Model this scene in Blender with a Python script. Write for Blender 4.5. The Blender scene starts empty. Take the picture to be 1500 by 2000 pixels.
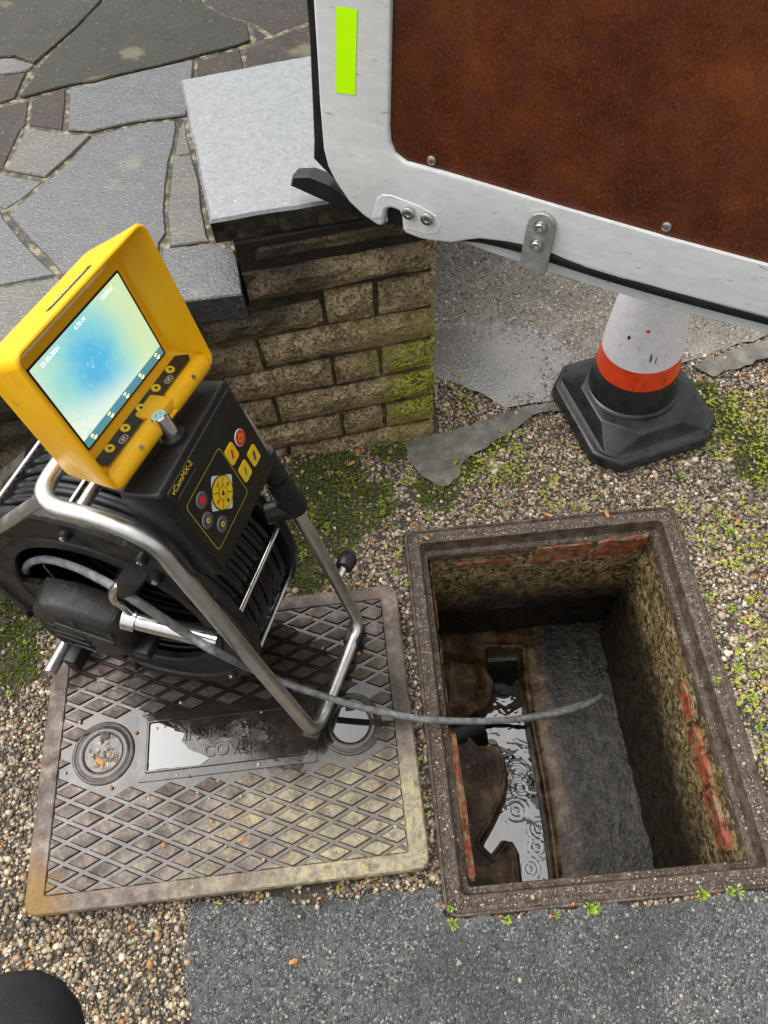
import bpy, bmesh, math, random
import numpy as np
from mathutils import Vector, Matrix

random.seed(7)
rng = np.random.default_rng(7)
SC = bpy.context.scene
COL = SC.collection

# ------------------------------------------------------------------ camera
F_PX = 1474.17
CAM = np.array([-.0320, -.0380, 1.3206])


def rot_xyz(rx, ry, rz):
    cx, sx, cy, sy, cz, sz = (math.cos(rx), math.sin(rx), math.cos(ry), math.sin(ry), math.cos(rz), math.sin(rz))
    return (np.array([[cz, -sz, 0], [sz, cz, 0], [0, 0, 1]]) @ np.array([[cy, 0, sy], [0, 1, 0], [-sy, 0, cy]])
            @ np.array([[1, 0, 0], [0, cx, -sx], [0, sx, cx]]))


RM = rot_xyz(.5253, .0498, -.0823)
cd = bpy.data.cameras.new('camera')
cd.sensor_fit = 'VERTICAL'
cd.sensor_height = 24.0
cd.lens = F_PX / 2000 * 24.0
cd.clip_start = .02
cd.clip_end = 400
cam = bpy.data.objects.new('camera', cd)
COL.objects.link(cam)
mw = Matrix.Identity(4)
for i in range(3):
    for j in range(3):
        mw[i][j] = RM[i][j]
    mw[i][3] = CAM[i]
cam.matrix_world = mw
SC.camera = cam

# ------------------------------------------------------------------ light
SUN_EL, SUN_AZ = math.radians(62), math.radians(-60)
wd = bpy.data.worlds.new('World')
SC.world = wd
wd.use_nodes = True
wt = wd.node_tree
wt.nodes.clear()
w_out = wt.nodes.new('ShaderNodeOutputWorld')
w_bg = wt.nodes.new('ShaderNodeBackground')
w_sky = wt.nodes.new('ShaderNodeTexSky')
w_sky.sky_type = 'NISHITA'
w_sky.sun_disc = False
w_sky.sun_elevation = SUN_EL
w_sky.sun_rotation = SUN_AZ
w_sky.air_density = 2.0
w_sky.dust_density = 6.0
w_hsv = wt.nodes.new('ShaderNodeHueSaturation')      # overcast: the sky is grey
w_hsv.inputs['Saturation'].default_value = .10
wt.links.new(w_sky.outputs[0], w_hsv.inputs['Color'])
wt.links.new(w_hsv.outputs[0], w_bg.inputs['Color'])
w_bg.inputs['Strength'].default_value = .15
wt.links.new(w_bg.outputs[0], w_out.inputs[0])
sd = bpy.data.lights.new('sun', 'SUN')
sd.energy = 1.2
sd.angle = math.radians(75)
sd.color = (1, .97, .93)
sun = bpy.data.objects.new('sun', sd)
COL.objects.link(sun)
sdir = Vector((math.cos(SUN_EL) * math.sin(SUN_AZ), math.cos(SUN_EL) * math.cos(SUN_AZ), math.sin(SUN_EL)))
sun.rotation_euler = sdir.to_track_quat('Z', 'Y').to_euler()
sun.location = (0, 0, 6)
SC.view_settings.view_transform = 'Standard'
SC.view_settings.look = 'None'
SC.view_settings.exposure = 0.78
SC.view_settings.gamma = 1
SC.view_settings.use_curve_mapping = False
SC.cycles.max_bounces = 8
SC.cycles.transparent_max_bounces = 6


# ------------------------------------------------------------------ geometry of the view: photo point -> place on a level plane
def ray(u, v):
    return RM @ np.array([(u - 750) / F_PX, -(v - 1000) / F_PX, -1.])


def G(u, v, h=0.):
    d = ray(u, v)
    return CAM + d * (h - CAM[2]) / d[2]


def on_plane(u, v, P, N):
    d = ray(u, v)
    return CAM + d * ((np.array(P) - CAM) @ np.array(N)) / (d @ np.array(N))


def unit(v):
    v = np.array(v, float)
    return v / np.linalg.norm(v)


def poly_sd(px, py, poly):
    """signed distance (negative inside) of arrays of points to a polygon"""
    poly = np.array(poly, float)[:, :2]
    d = np.full(px.shape, 1e9)
    inside = np.zeros(px.shape, bool)
    n = len(poly)
    for i in range(n):
        a, b = poly[i], poly[(i + 1) % n]
        e = b - a
        wx, wy = px - a[0], py - a[1]
        t = np.clip((wx * e[0] + wy * e[1]) / (e @ e + 1e-12), 0, 1)
        d = np.minimum(d, np.hypot(wx - t * e[0], wy - t * e[1]))
        c = ((a[1] > py) != (b[1] > py)) & (px < (b[0] - a[0]) * (py - a[1]) / (b[1] - a[1] + 1e-15) + a[0])
        inside ^= c
    return np.where(inside, -d, d)


# ------------------------------------------------------------------ shader helper
class Mat:
    def __init__(s, name, rough=.5, base=(.5, .5, .5), metal=0., spec=.32, coat=0., coat_rough=.05):
        s.m = bpy.data.materials.new(name)
        s.m.use_nodes = True
        s.t = s.m.node_tree
        s.b = s.t.nodes['Principled BSDF']
        s.set('Roughness', rough)
        s.set('Base Color', base)
        s.set('Metallic', metal)
        s.set('Specular IOR Level', spec)
        if coat:
            s.set('Coat Weight', coat)
            s.set('Coat Roughness', coat_rough)
            s.set('Coat IOR', 1.33)

    def put(s, sock, v):
        if isinstance(v, bpy.types.NodeSocket):
            s.t.links.new(v, sock)
        elif isinstance(v, (tuple, list)):
            sock.default_value = tuple(v) + ((1,) if len(v) == 3 and len(sock.default_value) == 4 else ())
        else:
            sock.default_value = v

    def set(s, k, v):
        s.put(s.b.inputs[k], v)
        return s

    def node(s, t):
        return s.t.nodes.new(t)

    def coord(s, kind='Object', scale=None):
        c = s.node('ShaderNodeTexCoord').outputs[kind]
        if scale is not None:
            mp = s.node('ShaderNodeMapping')
            s.put(mp.inputs['Vector'], c)
            mp.inputs['Scale'].default_value = scale
            return mp.outputs[0]
        return c

    def pos(s):
        return s.node('ShaderNodeNewGeometry').outputs['Position']

    def sep(s, v):
        n = s.node('ShaderNodeSeparateXYZ')
        s.put(n.inputs[0], v)
        return n.outputs

    def noise(s, scale, detail=4, rough=.55, vec=None, dist=0., out=0):
        n = s.node('ShaderNodeTexNoise')
        s.put(n.inputs['Vector'], vec if vec is not None else s.coord())
        n.inputs['Scale'].default_value = scale
        n.inputs['Detail'].default_value = detail
        n.inputs['Roughness'].default_value = rough
        n.inputs['Distortion'].default_value = dist
        return n.outputs[out]

    def voro(s, scale, vec=None, feature='F1', out='Distance', rnd=1.):
        n = s.node('ShaderNodeTexVoronoi')
        n.feature = feature
        s.put(n.inputs['Vector'], vec if vec is not None else s.coord())
        n.inputs['Scale'].default_value = scale
        n.inputs['Randomness'].default_value = rnd
        return n.outputs[out]

    def ramp(s, fac, stops, interp='LINEAR'):
        n = s.node('ShaderNodeValToRGB')
        s.put(n.inputs[0], fac)
        e = n.color_ramp
        e.interpolation = interp
        while len(e.elements) < len(stops):
            e.elements.new(.5)
        for el, (p, c) in zip(e.elements, stops):
            el.position = p
            if not isinstance(c, (tuple, list)):
                c = (c, c, c)
            el.color = tuple(c) + (1,)
        return n.outputs[0]

    def mix(s, fac, a, b, blend='MIX'):
        n = s.node('ShaderNodeMix')
        n.data_type = 'RGBA'
        n.blend_type = blend
        s.put(n.inputs[0], fac)
        s.put(n.inputs[6], a)
        s.put(n.inputs[7], b)
        return n.outputs[2]

    def math(s, op, a, b=0., c=None):
        n = s.node('ShaderNodeMath')
        n.operation = op
        s.put(n.inputs[0], a)
        s.put(n.inputs[1], b)
        if c is not None:
            s.put(n.inputs[2], c)
        return n.outputs[0]

    def smooth(s, x, lo, hi):
        n = s.node('ShaderNodeMapRange')
        n.interpolation_type = 'SMOOTHSTEP'
        s.put(n.inputs[0], x)
        n.inputs[1].default_value = lo
        n.inputs[2].default_value = hi
        return n.outputs[0]

    def bump(s, h, strength=.5, dist=.002, normal=None):
        n = s.node('ShaderNodeBump')
        n.inputs['Strength'].default_value = strength
        n.inputs['Distance'].default_value = dist
        s.put(n.inputs['Height'], h)
        if normal is not None:
            s.put(n.inputs['Normal'], normal)
        s.set('Normal', n.outputs[0])
        return n.outputs[0]

    def attr(s, name, out='Color'):
        n = s.node('ShaderNodeAttribute')
        n.attribute_name = name
        return n.outputs[out]


# ------------------------------------------------------------------ mesh helpers
def link(name, me, mats=None, parent=None, smooth=False):
    if mats is not None:
        for m in (mats if isinstance(mats, (list, tuple)) else [mats]):
            me.materials.append(m.m if isinstance(m, Mat) else m)
    if smooth:
        me.shade_smooth()
    o = bpy.data.objects.new(name, me)
    COL.objects.link(o)
    if parent is not None:
        o.parent = parent
    return o


def pymesh(name, v, f):
    me = bpy.data.meshes.new(name)
    me.from_pydata([tuple(map(float, p)) for p in v], [], f)
    me.update()
    return me


def obj(name, v, f, mats, parent=None, smooth=False):
    return link(name, pymesh(name, v, f), mats, parent, smooth)


def bm_obj(name, bm, mats, parent=None, smooth=False):
    me = bpy.data.meshes.new(name)
    bmesh.ops.recalc_face_normals(bm, faces=bm.faces)
    bm.to_mesh(me)
    bm.free()
    return link(name, me, mats, parent, smooth)


def auto_smooth(o, ang=40):
    me = o.data
    me.shade_smooth()
    bm = bmesh.new()
    bm.from_mesh(me)
    for e in bm.edges:
        if len(e.link_faces) == 2 and e.calc_face_angle(0) > math.radians(ang):
            e.smooth = False
    bm.to_mesh(me)
    bm.free()
    return o


def empty(name, loc=(0, 0, 0), mat=None):
    o = bpy.data.objects.new(name, None)
    o.empty_display_size = .05
    COL.objects.link(o)
    if mat is not None:
        o.matrix_world = mat
    else:
        o.location = loc
    return o


def tag(o, label=None, cat=None, group=None, kind=None):
    for k, v in (('label', label), ('category', cat), ('group', group), ('kind', kind)):
        if v:
            o[k] = v
    return o


def frame_matrix(o, x, y, z):
    m = Matrix.Identity(4)
    for i in range(3):
        m[i][0], m[i][1], m[i][2], m[i][3] = x[i], y[i], z[i], o[i]
    return m


def fillet(pts, r, n=5, closed=False):
    pts = [np.array(p, float) for p in pts]
    out = []
    N = len(pts)
    for i, p in enumerate(pts):
        if not closed and i in (0, N - 1):
            out.append(p)
            continue
        a, b = pts[i - 1], pts[(i + 1) % N]
        da, db = a - p, b - p
        la, lb = np.linalg.norm(da), np.linalg.norm(db)
        q = min(r, la * .49, lb * .49)
        s, e = p + da / la * q, p + db / lb * q
        for k in range(n + 1):
            t = k / n
            out.append((1 - t) ** 2 * s + 2 * t * (1 - t) * p + t * t * e)
    return out


def catmull(pts, n=6):
    P = [np.array(p, float) for p in pts]
    P = [2 * P[0] - P[1]] + P + [2 * P[-1] - P[-2]]
    out = []
    for i in range(1, len(P) - 2):
        for k in range(n):
            t = k / n
            a, b, c, d = P[i - 1], P[i], P[i + 1], P[i + 2]
            out.append(.5 * (2 * b + (c - a) * t + (2 * a - 5 * b + 4 * c - d) * t * t + (3 * b - a - 3 * c + d) * t ** 3))
    out.append(P[-2])
    return out


def tube_geo(pts, r, seg=12, closed=False, caps=True):
    P = np.array(pts, float)
    n = len(P)
    T = np.zeros_like(P)
    for i in range(n):
        if closed:
            T[i] = P[(i + 1) % n] - P[i - 1]
        else:
            T[i] = P[min(i + 1, n - 1)] - P[max(i - 1, 0)]
        T[i] /= np.linalg.norm(T[i]) + 1e-12
    u = np.cross(T[0], [0.123, .456, .88])
    u /= np.linalg.norm(u)
    V, Fc = [], []
    rr = np.broadcast_to(np.array(r, float), (n,))
    ang = np.linspace(0, 2 * math.pi, seg, endpoint=False)
    for i in range(n):
        u = u - T[i] * (u @ T[i])
        u /= np.linalg.norm(u)
        w = np.cross(T[i], u)
        for a in ang:
            V.append(P[i] + rr[i] * (math.cos(a) * u + math.sin(a) * w))
    m = n if closed else n - 1
    for i in range(m):
        for k in range(seg):
            a, b = i * seg + k, i * seg + (k + 1) % seg
            c, d = ((i + 1) % n) * seg + (k + 1) % seg, ((i + 1) % n) * seg + k
            Fc.append((a, b, c, d))
    if not closed and caps:
        Fc.append(tuple(range(seg))[::-1])
        Fc.append(tuple((n - 1) * seg + k for k in range(seg)))
    return V, Fc


def tube(name, pts, r, mats, parent=None, seg=12, closed=False):
    v, f = tube_geo(pts, r, seg, closed)
    return auto_smooth(obj(name, v, f, mats, parent), 50)


def join_geo(parts):
    V, Fc = [], []
    for v, f in parts:
        o = len(V)
        V += [tuple(p) for p in v]
        Fc += [tuple(i + o for i in q) for q in f]
    return V, Fc


def box_bm(lo, hi, bev=0., seg=2):
    bm = bmesh.new()
    lo, hi = np.array(lo, float), np.array(hi, float)
    vs = [bm.verts.new((lo[0] if i & 1 == 0 else hi[0], lo[1] if i & 2 == 0 else hi[1], lo[2] if i & 4 == 0 else hi[2])) for i in range(8)]
    for q in ((0, 2, 3, 1), (4, 5, 7, 6), (0, 1, 5, 4), (2, 6, 7, 3), (0, 4, 6, 2), (1, 3, 7, 5)):
        bm.faces.new([vs[i] for i in q])
    if bev:
        bmesh.ops.bevel(bm, geom=list(bm.edges), offset=bev, segments=seg, profile=.5, affect='EDGES')
    return bm


def box(name, lo, hi, mats, parent=None, bev=0., seg=2):
    o = bm_obj(name, box_bm(lo, hi, bev, seg), mats, parent)
    if bev:
        auto_smooth(o, 35)
    return o


def prism_geo(poly, z0, z1, bev=0.):
    """poly: list of xy (ccw). top edge chamfered by bev"""
    P = np.array(poly, float)
    n = len(P)
    ar = .5 * np.sum(P[:, 0] * np.roll(P[:, 1], -1) - np.roll(P[:, 0], -1) * P[:, 1])
    if ar < 0:
        P = P[::-1]
    loops = [[(p[0], p[1], z0) for p in P], [(p[0], p[1], z1 - bev) for p in P]]
    if bev:
        e = np.roll(P, -1, 0) - P
        e /= np.linalg.norm(e, axis=1)[:, None] + 1e-12
        nl = np.stack([-e[:, 1], e[:, 0]], 1)
        a, b = nl, np.roll(nl, 1, 0)
        m = a + b
        m /= np.maximum((m * m).sum(1)[:, None] / 2, .35)
        Q = P + m * bev
        loops.append([(p[0], p[1], z1) for p in Q])
    V = [p for L in loops for p in L]
    Fc = [tuple(range(n))[::-1]]
    for k in range(len(loops) - 1):
        for i in range(n):
            j = (i + 1) % n
            Fc.append((k * n + i, k * n + j, (k + 1) * n + j, (k + 1) * n + i))
    Fc.append(tuple((len(loops) - 1) * n + i for i in range(n)))
    return V, Fc


def prism(name, poly, z0, z1, mats, parent=None, bev=0.):
    v, f = prism_geo(poly, z0, z1, bev)
    return obj(name, v, f, mats, parent)


def lathe_geo(prof, seg=32, axis=(0, 0, 1), org=(0, 0, 0), caps=True):
    a = unit(axis)
    u = unit(np.cross(a, [.31, .95, .07]) if abs(a[2]) > .9 else np.cross(a, [0, 0, 1]))
    w = np.cross(a, u)
    V, Fc = [], []
    for r, h in prof:
        for k in range(seg):
            t = 2 * math.pi * k / seg
            V.append(np.array(org) + a * h + r * (math.cos(t) * u + math.sin(t) * w))
    for i in range(len(prof) - 1):
        for k in range(seg):
            j = (k + 1) % seg
            Fc.append((i * seg + k, i * seg + j, (i + 1) * seg + j, (i + 1) * seg + k))
    if caps:
        Fc.append(tuple(range(seg))[::-1])
        Fc.append(tuple((len(prof) - 1) * seg + k for k in range(seg)))
    return V, Fc


def lathe(name, prof, mats, parent=None, seg=32, axis=(0, 0, 1), org=(0, 0, 0), caps=True, ang=40):
    v, f = lathe_geo(prof, seg, axis, org, caps)
    o = obj(name, v, f, mats, parent)
    bm = bmesh.new()
    bm.from_mesh(o.data)
    bmesh.ops.recalc_face_normals(bm, faces=bm.faces)
    bm.to_mesh(o.data)
    bm.free()
    return auto_smooth(o, ang)


def rrect(x0, y0, x1, y1, r, n=5):
    r = max(r, 1e-4)
    P = []
    for cx, cy, a0 in ((x1 - r, y1 - r, 0), (x0 + r, y1 - r, 90), (x0 + r, y0 + r, 180), (x1 - r, y0 + r, 270)):
        for k in range(n + 1):
            a = math.radians(a0 + 90 * k / n)
            P.append((cx + r * math.cos(a), cy + r * math.sin(a)))
    return P


def loops_geo(loops, cap0=False, cap1=False):
    n = len(loops[0])
    V = [p for L in loops for p in L]
    Fc = []
    for k in range(len(loops) - 1):
        for i in range(n):
            j = (i + 1) % n
            Fc.append((k * n + i, k * n + j, (k + 1) * n + j, (k + 1) * n + i))
    if cap0:
        Fc.append(tuple(range(n))[::-1])
    if cap1:
        Fc.append(tuple((len(loops) - 1) * n + i for i in range(n)))
    return V, Fc


def sheet(name, poly, z, mat, parent=None, jag=0., step=.02):
    """flat ground patch with an uneven edge"""
    pts = []
    P = [np.array(p[:2], float) for p in poly]
    for a, b in zip(P, P[1:] + P[:1]):
        L = np.linalg.norm(b - a)
        k = max(1, min(80, int(L / step)))
        nrm = np.array([-(b - a)[1], (b - a)[0]]) / (L + 1e-9)
        for i in range(k):
            t = i / k
            pts.append(a + (b - a) * t + nrm * random.uniform(-jag, jag) * (1 if 0 < i else .3))
    if jag > .004:
        Q = np.array(pts)
        for _ in range(2):
            Q = .25 * np.roll(Q, 1, 0) + .5 * Q + .25 * np.roll(Q, -1, 0)
        pts = list(Q)
    bm = bmesh.new()
    vs = [bm.verts.new((p[0], p[1], z)) for p in pts]
    f = bm.faces.new(vs)
    f.normal_update()
    if f.normal.z < 0:
        f.normal_flip()
    bmesh.ops.triangulate(bm, faces=[f], ngon_method='EAR_CLIP')
    me = bpy.data.meshes.new(name)
    bm.to_mesh(me)
    bm.free()
    return link(name, me, mat, parent)


def text(name, body, size, mats, parent, mat4, extrude=.0003, align='CENTER', bev=0.):
    cu = bpy.data.curves.new(name, 'FONT')
    cu.body = body
    cu.size = size
    cu.extrude = extrude
    cu.bevel_depth = bev
    cu.align_x = align
    cu.align_y = 'CENTER'
    cu.resolution_u = 3
    cu.materials.append(mats.m)
    tmp = bpy.data.objects.new(name + '_curve', cu)
    COL.objects.link(tmp)
    dg = bpy.context.evaluated_depsgraph_get()
    me = bpy.data.meshes.new_from_object(tmp.evaluated_get(dg))
    me.name = name
    bpy.data.objects.remove(tmp)
    o = bpy.data.objects.new(name, me)
    COL.objects.link(o)
    o.parent = parent
    o.matrix_local = mat4
    return o


# ------------------------------------------------------------------ materials
def make_materials():
    M = {}
    # soil between the pebbles
    m = Mat('soil', .42)
    n1 = m.noise(18, 6, .6)
    n2 = m.noise(220, 4, .6)
    c = m.ramp(n1, [(.3, (.022, .018, .012)), (.55, (.05, .041, .028)), (.75, (.085, .07, .05))])
    c = m.mix(m.smooth(n2, .55, .78), c, (.16, .14, .11))
    m.set('Base Color', c)
    m.bump(m.math('ADD', n2, m.math('MULTIPLY', m.voro(160), .8)), .9, .004)
    M['soil'] = m
    # pebbles
    m = Mat('pebble_stone', .38)
    c = m.mix(m.math('MULTIPLY', m.noise(500, 3), .5), m.attr('tint'), (.05, .04, .03), 'MIX')
    m.set('Base Color', c)
    M['pebble'] = m
    m = Mat('wet_aggregate', .08, spec=.6)
    m.set('Base Color', m.attr('tint'))
    M['wet_stone'] = m
    # tarmac
    m = Mat('tarmac', .36)
    v = m.voro(360, out='Color')
    vd = m.voro(360)
    big = m.noise(5, 3)
    g = m.ramp(m.sep(v)[0], [(0, (.032, .033, .034)), (.5, (.066, .067, .067)), (.85, (.125, .126, .122)), (1, (.30, .29, .26))])
    g = m.mix(m.smooth(m.noise(60, 4), .45, .7), g, (.095, .096, .095))
    g = m.mix(m.math('MULTIPLY', m.smooth(big, .48, .62), .5), g, (.028, .029, .029))
    m.set('Base Color', g)
    m.set('Roughness', m.ramp(m.noise(25, 4), [(.35, .22), (.65, .5)]))
    h = m.math('ADD', m.math('MULTIPLY', vd, -1.3), m.math('MULTIPLY', m.noise(420, 3), .5))
    m.bump(h, .7, .0026)
    M['tarmac'] = m
    # wet driveway slab
    def film_early(m):
        p = m.pos()
        xyz = m.sep(p)
        dx = m.math('SUBTRACT', xyz[0], .17)
        dy = m.math('SUBTRACT', xyz[1], 1.08)
        rr = m.math('ADD', m.math('MULTIPLY', dx, dx), m.math('MULTIPLY', m.math('MULTIPLY', dy, dy), 2.6))
        rr = m.math('ADD', rr, m.math('MULTIPLY', m.math('SUBTRACT', m.noise(14, 3, .5, p), .5), .09))
        return m.smooth(rr, .075, .03)
    m = Mat('wet_driveway', .2, spec=.8)
    p = m.pos()
    n = m.noise(9, 5, .6, p)
    c = m.ramp(n, [(.3, (.09, .077, .06)), (.55, (.165, .145, .12)), (.8, (.27, .245, .205))])
    pits = m.voro(115, m.noise(40, 2, .5, p, out=1))
    chips = m.voro(135, p)
    c = m.mix(m.math('MULTIPLY', m.smooth(m.noise(120, 5, .75, p), .54, .64), .7), c, (.36, .32, .26))  # pale aggregate flecks, also standing in for wet glints
    c = m.mix(m.math('MULTIPLY', film_early(m), .55), c, (.15, .15, .155))  # grey tint paints sky reflection into the water film
    m.set('Base Color', c)
    xyz = m.sep(p)
    dx = m.math('SUBTRACT', xyz[0], .17)
    dy = m.math('SUBTRACT', xyz[1], 1.08)
    rr = m.math('ADD', m.math('MULTIPLY', dx, dx), m.math('MULTIPLY', m.math('MULTIPLY', dy, dy), 2.6))
    rr = m.math('ADD', rr, m.math('MULTIPLY', m.math('SUBTRACT', m.noise(14, 3, .5, p), .5), .09))
    film = m.smooth(rr, .075, .03)
    m.set('Roughness', m.mix(film, (.16, .16, .16), (.05, .05, .05)))
    h = m.math('ADD', m.math('MULTIPLY', m.noise(130, 4, .6, p), 1.8), m.math('MULTIPLY', m.smooth(chips, .5, .1), .5))
    bn = m.node('ShaderNodeBump')
    bn.inputs['Distance'].default_value = .004
    m.put(bn.inputs['Strength'], m.mix(film, (1., 1., 1.), (.18, .18, .18)))
    m.put(bn.inputs['Height'], h)
    m.set('Normal', bn.outputs[0])
    M['driveway'] = m
    # concrete haunching
    m = Mat('smeared_concrete', .22)
    n = m.noise(26, 8, .75)
    m.set('Base Color', m.ramp(n, [(.34, (.09, .082, .068)), (.5, (.15, .14, .12)), (.66, (.24, .225, .185))]))
    m.set('Roughness', m.ramp(m.noise(12, 3), [(.4, .12), (.7, .45)]))
    m.bump(m.math('ADD', m.noise(90, 6, .7), m.math('MULTIPLY', n, 2.)), .8, .006)
    M['haunch'] = m

    # paving stones
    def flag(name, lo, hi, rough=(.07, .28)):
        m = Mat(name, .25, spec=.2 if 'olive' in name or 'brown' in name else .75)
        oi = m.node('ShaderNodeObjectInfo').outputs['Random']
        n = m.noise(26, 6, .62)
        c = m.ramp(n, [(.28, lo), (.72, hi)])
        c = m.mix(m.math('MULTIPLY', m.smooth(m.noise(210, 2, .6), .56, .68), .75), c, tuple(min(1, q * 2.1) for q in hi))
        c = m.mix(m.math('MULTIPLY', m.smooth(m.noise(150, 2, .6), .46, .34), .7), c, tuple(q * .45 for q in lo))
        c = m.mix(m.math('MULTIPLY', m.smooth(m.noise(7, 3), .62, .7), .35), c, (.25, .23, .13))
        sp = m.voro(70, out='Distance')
        c = m.mix(m.math('MULTIPLY', m.smooth(sp, .13, .06), .6), c, (.34, .33, .28))  # pale spots painted in as rain sparkle
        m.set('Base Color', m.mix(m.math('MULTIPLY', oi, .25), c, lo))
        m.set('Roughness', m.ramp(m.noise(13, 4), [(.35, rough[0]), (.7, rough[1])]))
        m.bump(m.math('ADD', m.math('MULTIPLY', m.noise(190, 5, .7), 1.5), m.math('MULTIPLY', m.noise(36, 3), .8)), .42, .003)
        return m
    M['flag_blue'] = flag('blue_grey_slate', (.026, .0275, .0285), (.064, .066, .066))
    M['flag_olive'] = flag('olive_slate', (.008, .007, .0035), (.030, .027, .015), (.22, .45))  # olive stone, darkened to stand in for dark reflections
    M['flag_brown'] = flag('brown_stone', (.013, .009, .006), (.043, .030, .021), (.2, .45))  # brown stone, its tone also lowered in place of dark reflections
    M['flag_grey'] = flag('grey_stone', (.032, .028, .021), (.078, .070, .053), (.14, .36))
    m = Mat('paving_mortar', .4)
    m.set('Base Color', m.ramp(m.noise(50, 5), [(.36, (.012, .010, .006)), (.52, (.06, .05, .03)), (.64, (.24, .2, .12))]))
    m.bump(m.noise(150, 5), .8, .004)
    M['paving_mortar'] = m
    # coping slab, wet and smooth
    m = Mat('wet_coping', .12, spec=.7)
    n = m.noise(110, 6, .7)
    c = m.ramp(n, [(.38, (.15, .158, .164)), (.62, (.20, .209, .215))])
    m.set('Base Color', c)
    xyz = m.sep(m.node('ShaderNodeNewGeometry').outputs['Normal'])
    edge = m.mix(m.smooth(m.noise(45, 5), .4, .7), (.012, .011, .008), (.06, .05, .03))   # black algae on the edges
    c2 = m.mix(m.smooth(xyz[2], .5, .8), edge, m.mix(m.math('MULTIPLY', m.smooth(m.noise(230, 4, .75), .60, .68), .8), c, (.45, .46, .455)))  # pale specks on the top are painted wet sparkle
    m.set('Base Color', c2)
    m.set('Roughness', m.ramp(m.noise(60, 4), [(.4, .16), (.7, .34)]))
    m.bump(m.math('ADD', m.noise(160, 4), m.noise(60, 2)), .3, .002)
    M['coping'] = m

    # buff walling stone, algae staining high on the pier, green at its right foot
    m = Mat('buff_walling_stone', .45)
    p = m.pos()
    n = m.noise(40, 8, .78, p)
    fine = m.noise(150, 2, .6, p)
    c = m.ramp(n, [(.36, (.13, .088, .042)), (.5, (.31, .23, .12)), (.64, (.60, .47, .28))])
    c = m.mix(m.math('MULTIPLY', m.smooth(fine, .50, .62), .8), c, (.06, .041, .020))
    c = m.mix(m.math('MULTIPLY', m.smooth(m.noise(210, 2, .6, p), .56, .68), .7), c, (.70, .59, .40))
    xyz = m.sep(p)
    blot = m.noise(10, 5, .65, p)
    up = m.math('ADD', xyz[2], m.math('MULTIPLY', m.math('SUBTRACT', blot, .5), .55))
    left = m.math('MULTIPLY', xyz[0], -.5)
    c = m.mix(m.math('MULTIPLY', m.smooth(m.math('ADD', up, left), .40, .62), .9), c, (.016, .012, .008))
    gx = m.math('ADD', xyz[0], m.math('MULTIPLY', m.math('SUBTRACT', m.noise(14, 4, .6, p), .5), .28))
    gz = m.math('SUBTRACT', xyz[2], .19)
    gm = m.math('MULTIPLY', m.smooth(gx, -.06, .06), m.smooth(m.math('ABSOLUTE', gz), .24, .05))
    c = m.mix(m.math('MULTIPLY', gm, .85), c, m.mix(m.smooth(fine, .4, .6), (.06, .065, .006), (.46, .46, .03)))
    m.set('Base Color', c)
    m.set('Roughness', m.ramp(fine, [(.35, .3), (.7, .62)]))
    m.bump(m.math('ADD', m.math('MULTIPLY', n, 1.4), fine), .9, .006)
    M['stone'] = m
    m = Mat('wall_mortar', .7)
    p = m.pos()
    xyz = m.sep(p)
    c = m.ramp(m.noise(40, 5, .6, p), [(.36, (.03, .022, .011)), (.55, (.10, .075, .035)), (.7, (.2, .155, .075))])
    c = m.mix(m.smooth(m.math('ADD', xyz[2], m.math('MULTIPLY', m.noise(12, 4, .6, p), .25)), .45, .65), c, (.012, .009, .006))
    m.set('Base Color', c)
    m.bump(m.noise(120, 5, .6, p), .8, .005)
    M['mortar'] = m

    # cast iron cover: rust brown, dried mud and lichen towards its lower right
    def iron_cover(name, wet):
        m = Mat(name, .3)
        p = m.pos()
        xyz = m.sep(p)
        n = m.noise(30, 8, .76, p)
        c = m.ramp(n, [(.36, (.045, .033, .026)), (.5, (.13, .10, .082)), (.66, (.27, .22, .185))])
        g = m.math('ADD', m.math('MULTIPLY', xyz[0], 1.0), m.math('MULTIPLY', xyz[1], -1.2))
        g = m.math('ADD', g, m.math('MULTIPLY', m.math('SUBTRACT', m.noise(9, 5, .65, p), .5), 1.5))
        mud = m.smooth(g, -.75, -.10)
        c = m.mix(m.math('MULTIPLY', mud, .75), c, m.ramp(m.noise(70, 7, .75, p), [(.38, (.13, .105, .075)), (.6, (.40, .35, .22))]))
        lich = m.smooth(m.noise(42, 7, .78, p), .52, .60)
        c = m.mix(m.math('MULTIPLY', m.math('MULTIPLY', lich, mud), .8), c, (.38, .325, .16))
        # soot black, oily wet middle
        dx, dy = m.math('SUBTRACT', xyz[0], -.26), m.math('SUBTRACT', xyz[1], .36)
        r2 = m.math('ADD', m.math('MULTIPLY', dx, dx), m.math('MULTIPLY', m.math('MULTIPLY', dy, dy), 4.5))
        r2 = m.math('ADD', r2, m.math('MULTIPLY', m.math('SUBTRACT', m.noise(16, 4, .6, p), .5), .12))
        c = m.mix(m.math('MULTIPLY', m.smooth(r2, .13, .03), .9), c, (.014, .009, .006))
        rust = m.smooth(m.noise(13, 5, .6, p), .58, .72)
        c = m.mix(m.math('MULTIPLY', rust, .4), c, (.13, .05, .02))
        cx = m.math('ADD', m.math('ADD', xyz[0], m.math('MULTIPLY', xyz[1], .7)), m.math('MULTIPLY', m.noise(15, 4, .6, p), .16))
        c = m.mix(m.math('MULTIPLY', m.smooth(cx, -.44, -.52), .9), c, (.2, .11, .02))
        m.set('Base Color', c)
        fine = m.noise(260, 4, .7, p)
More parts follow.
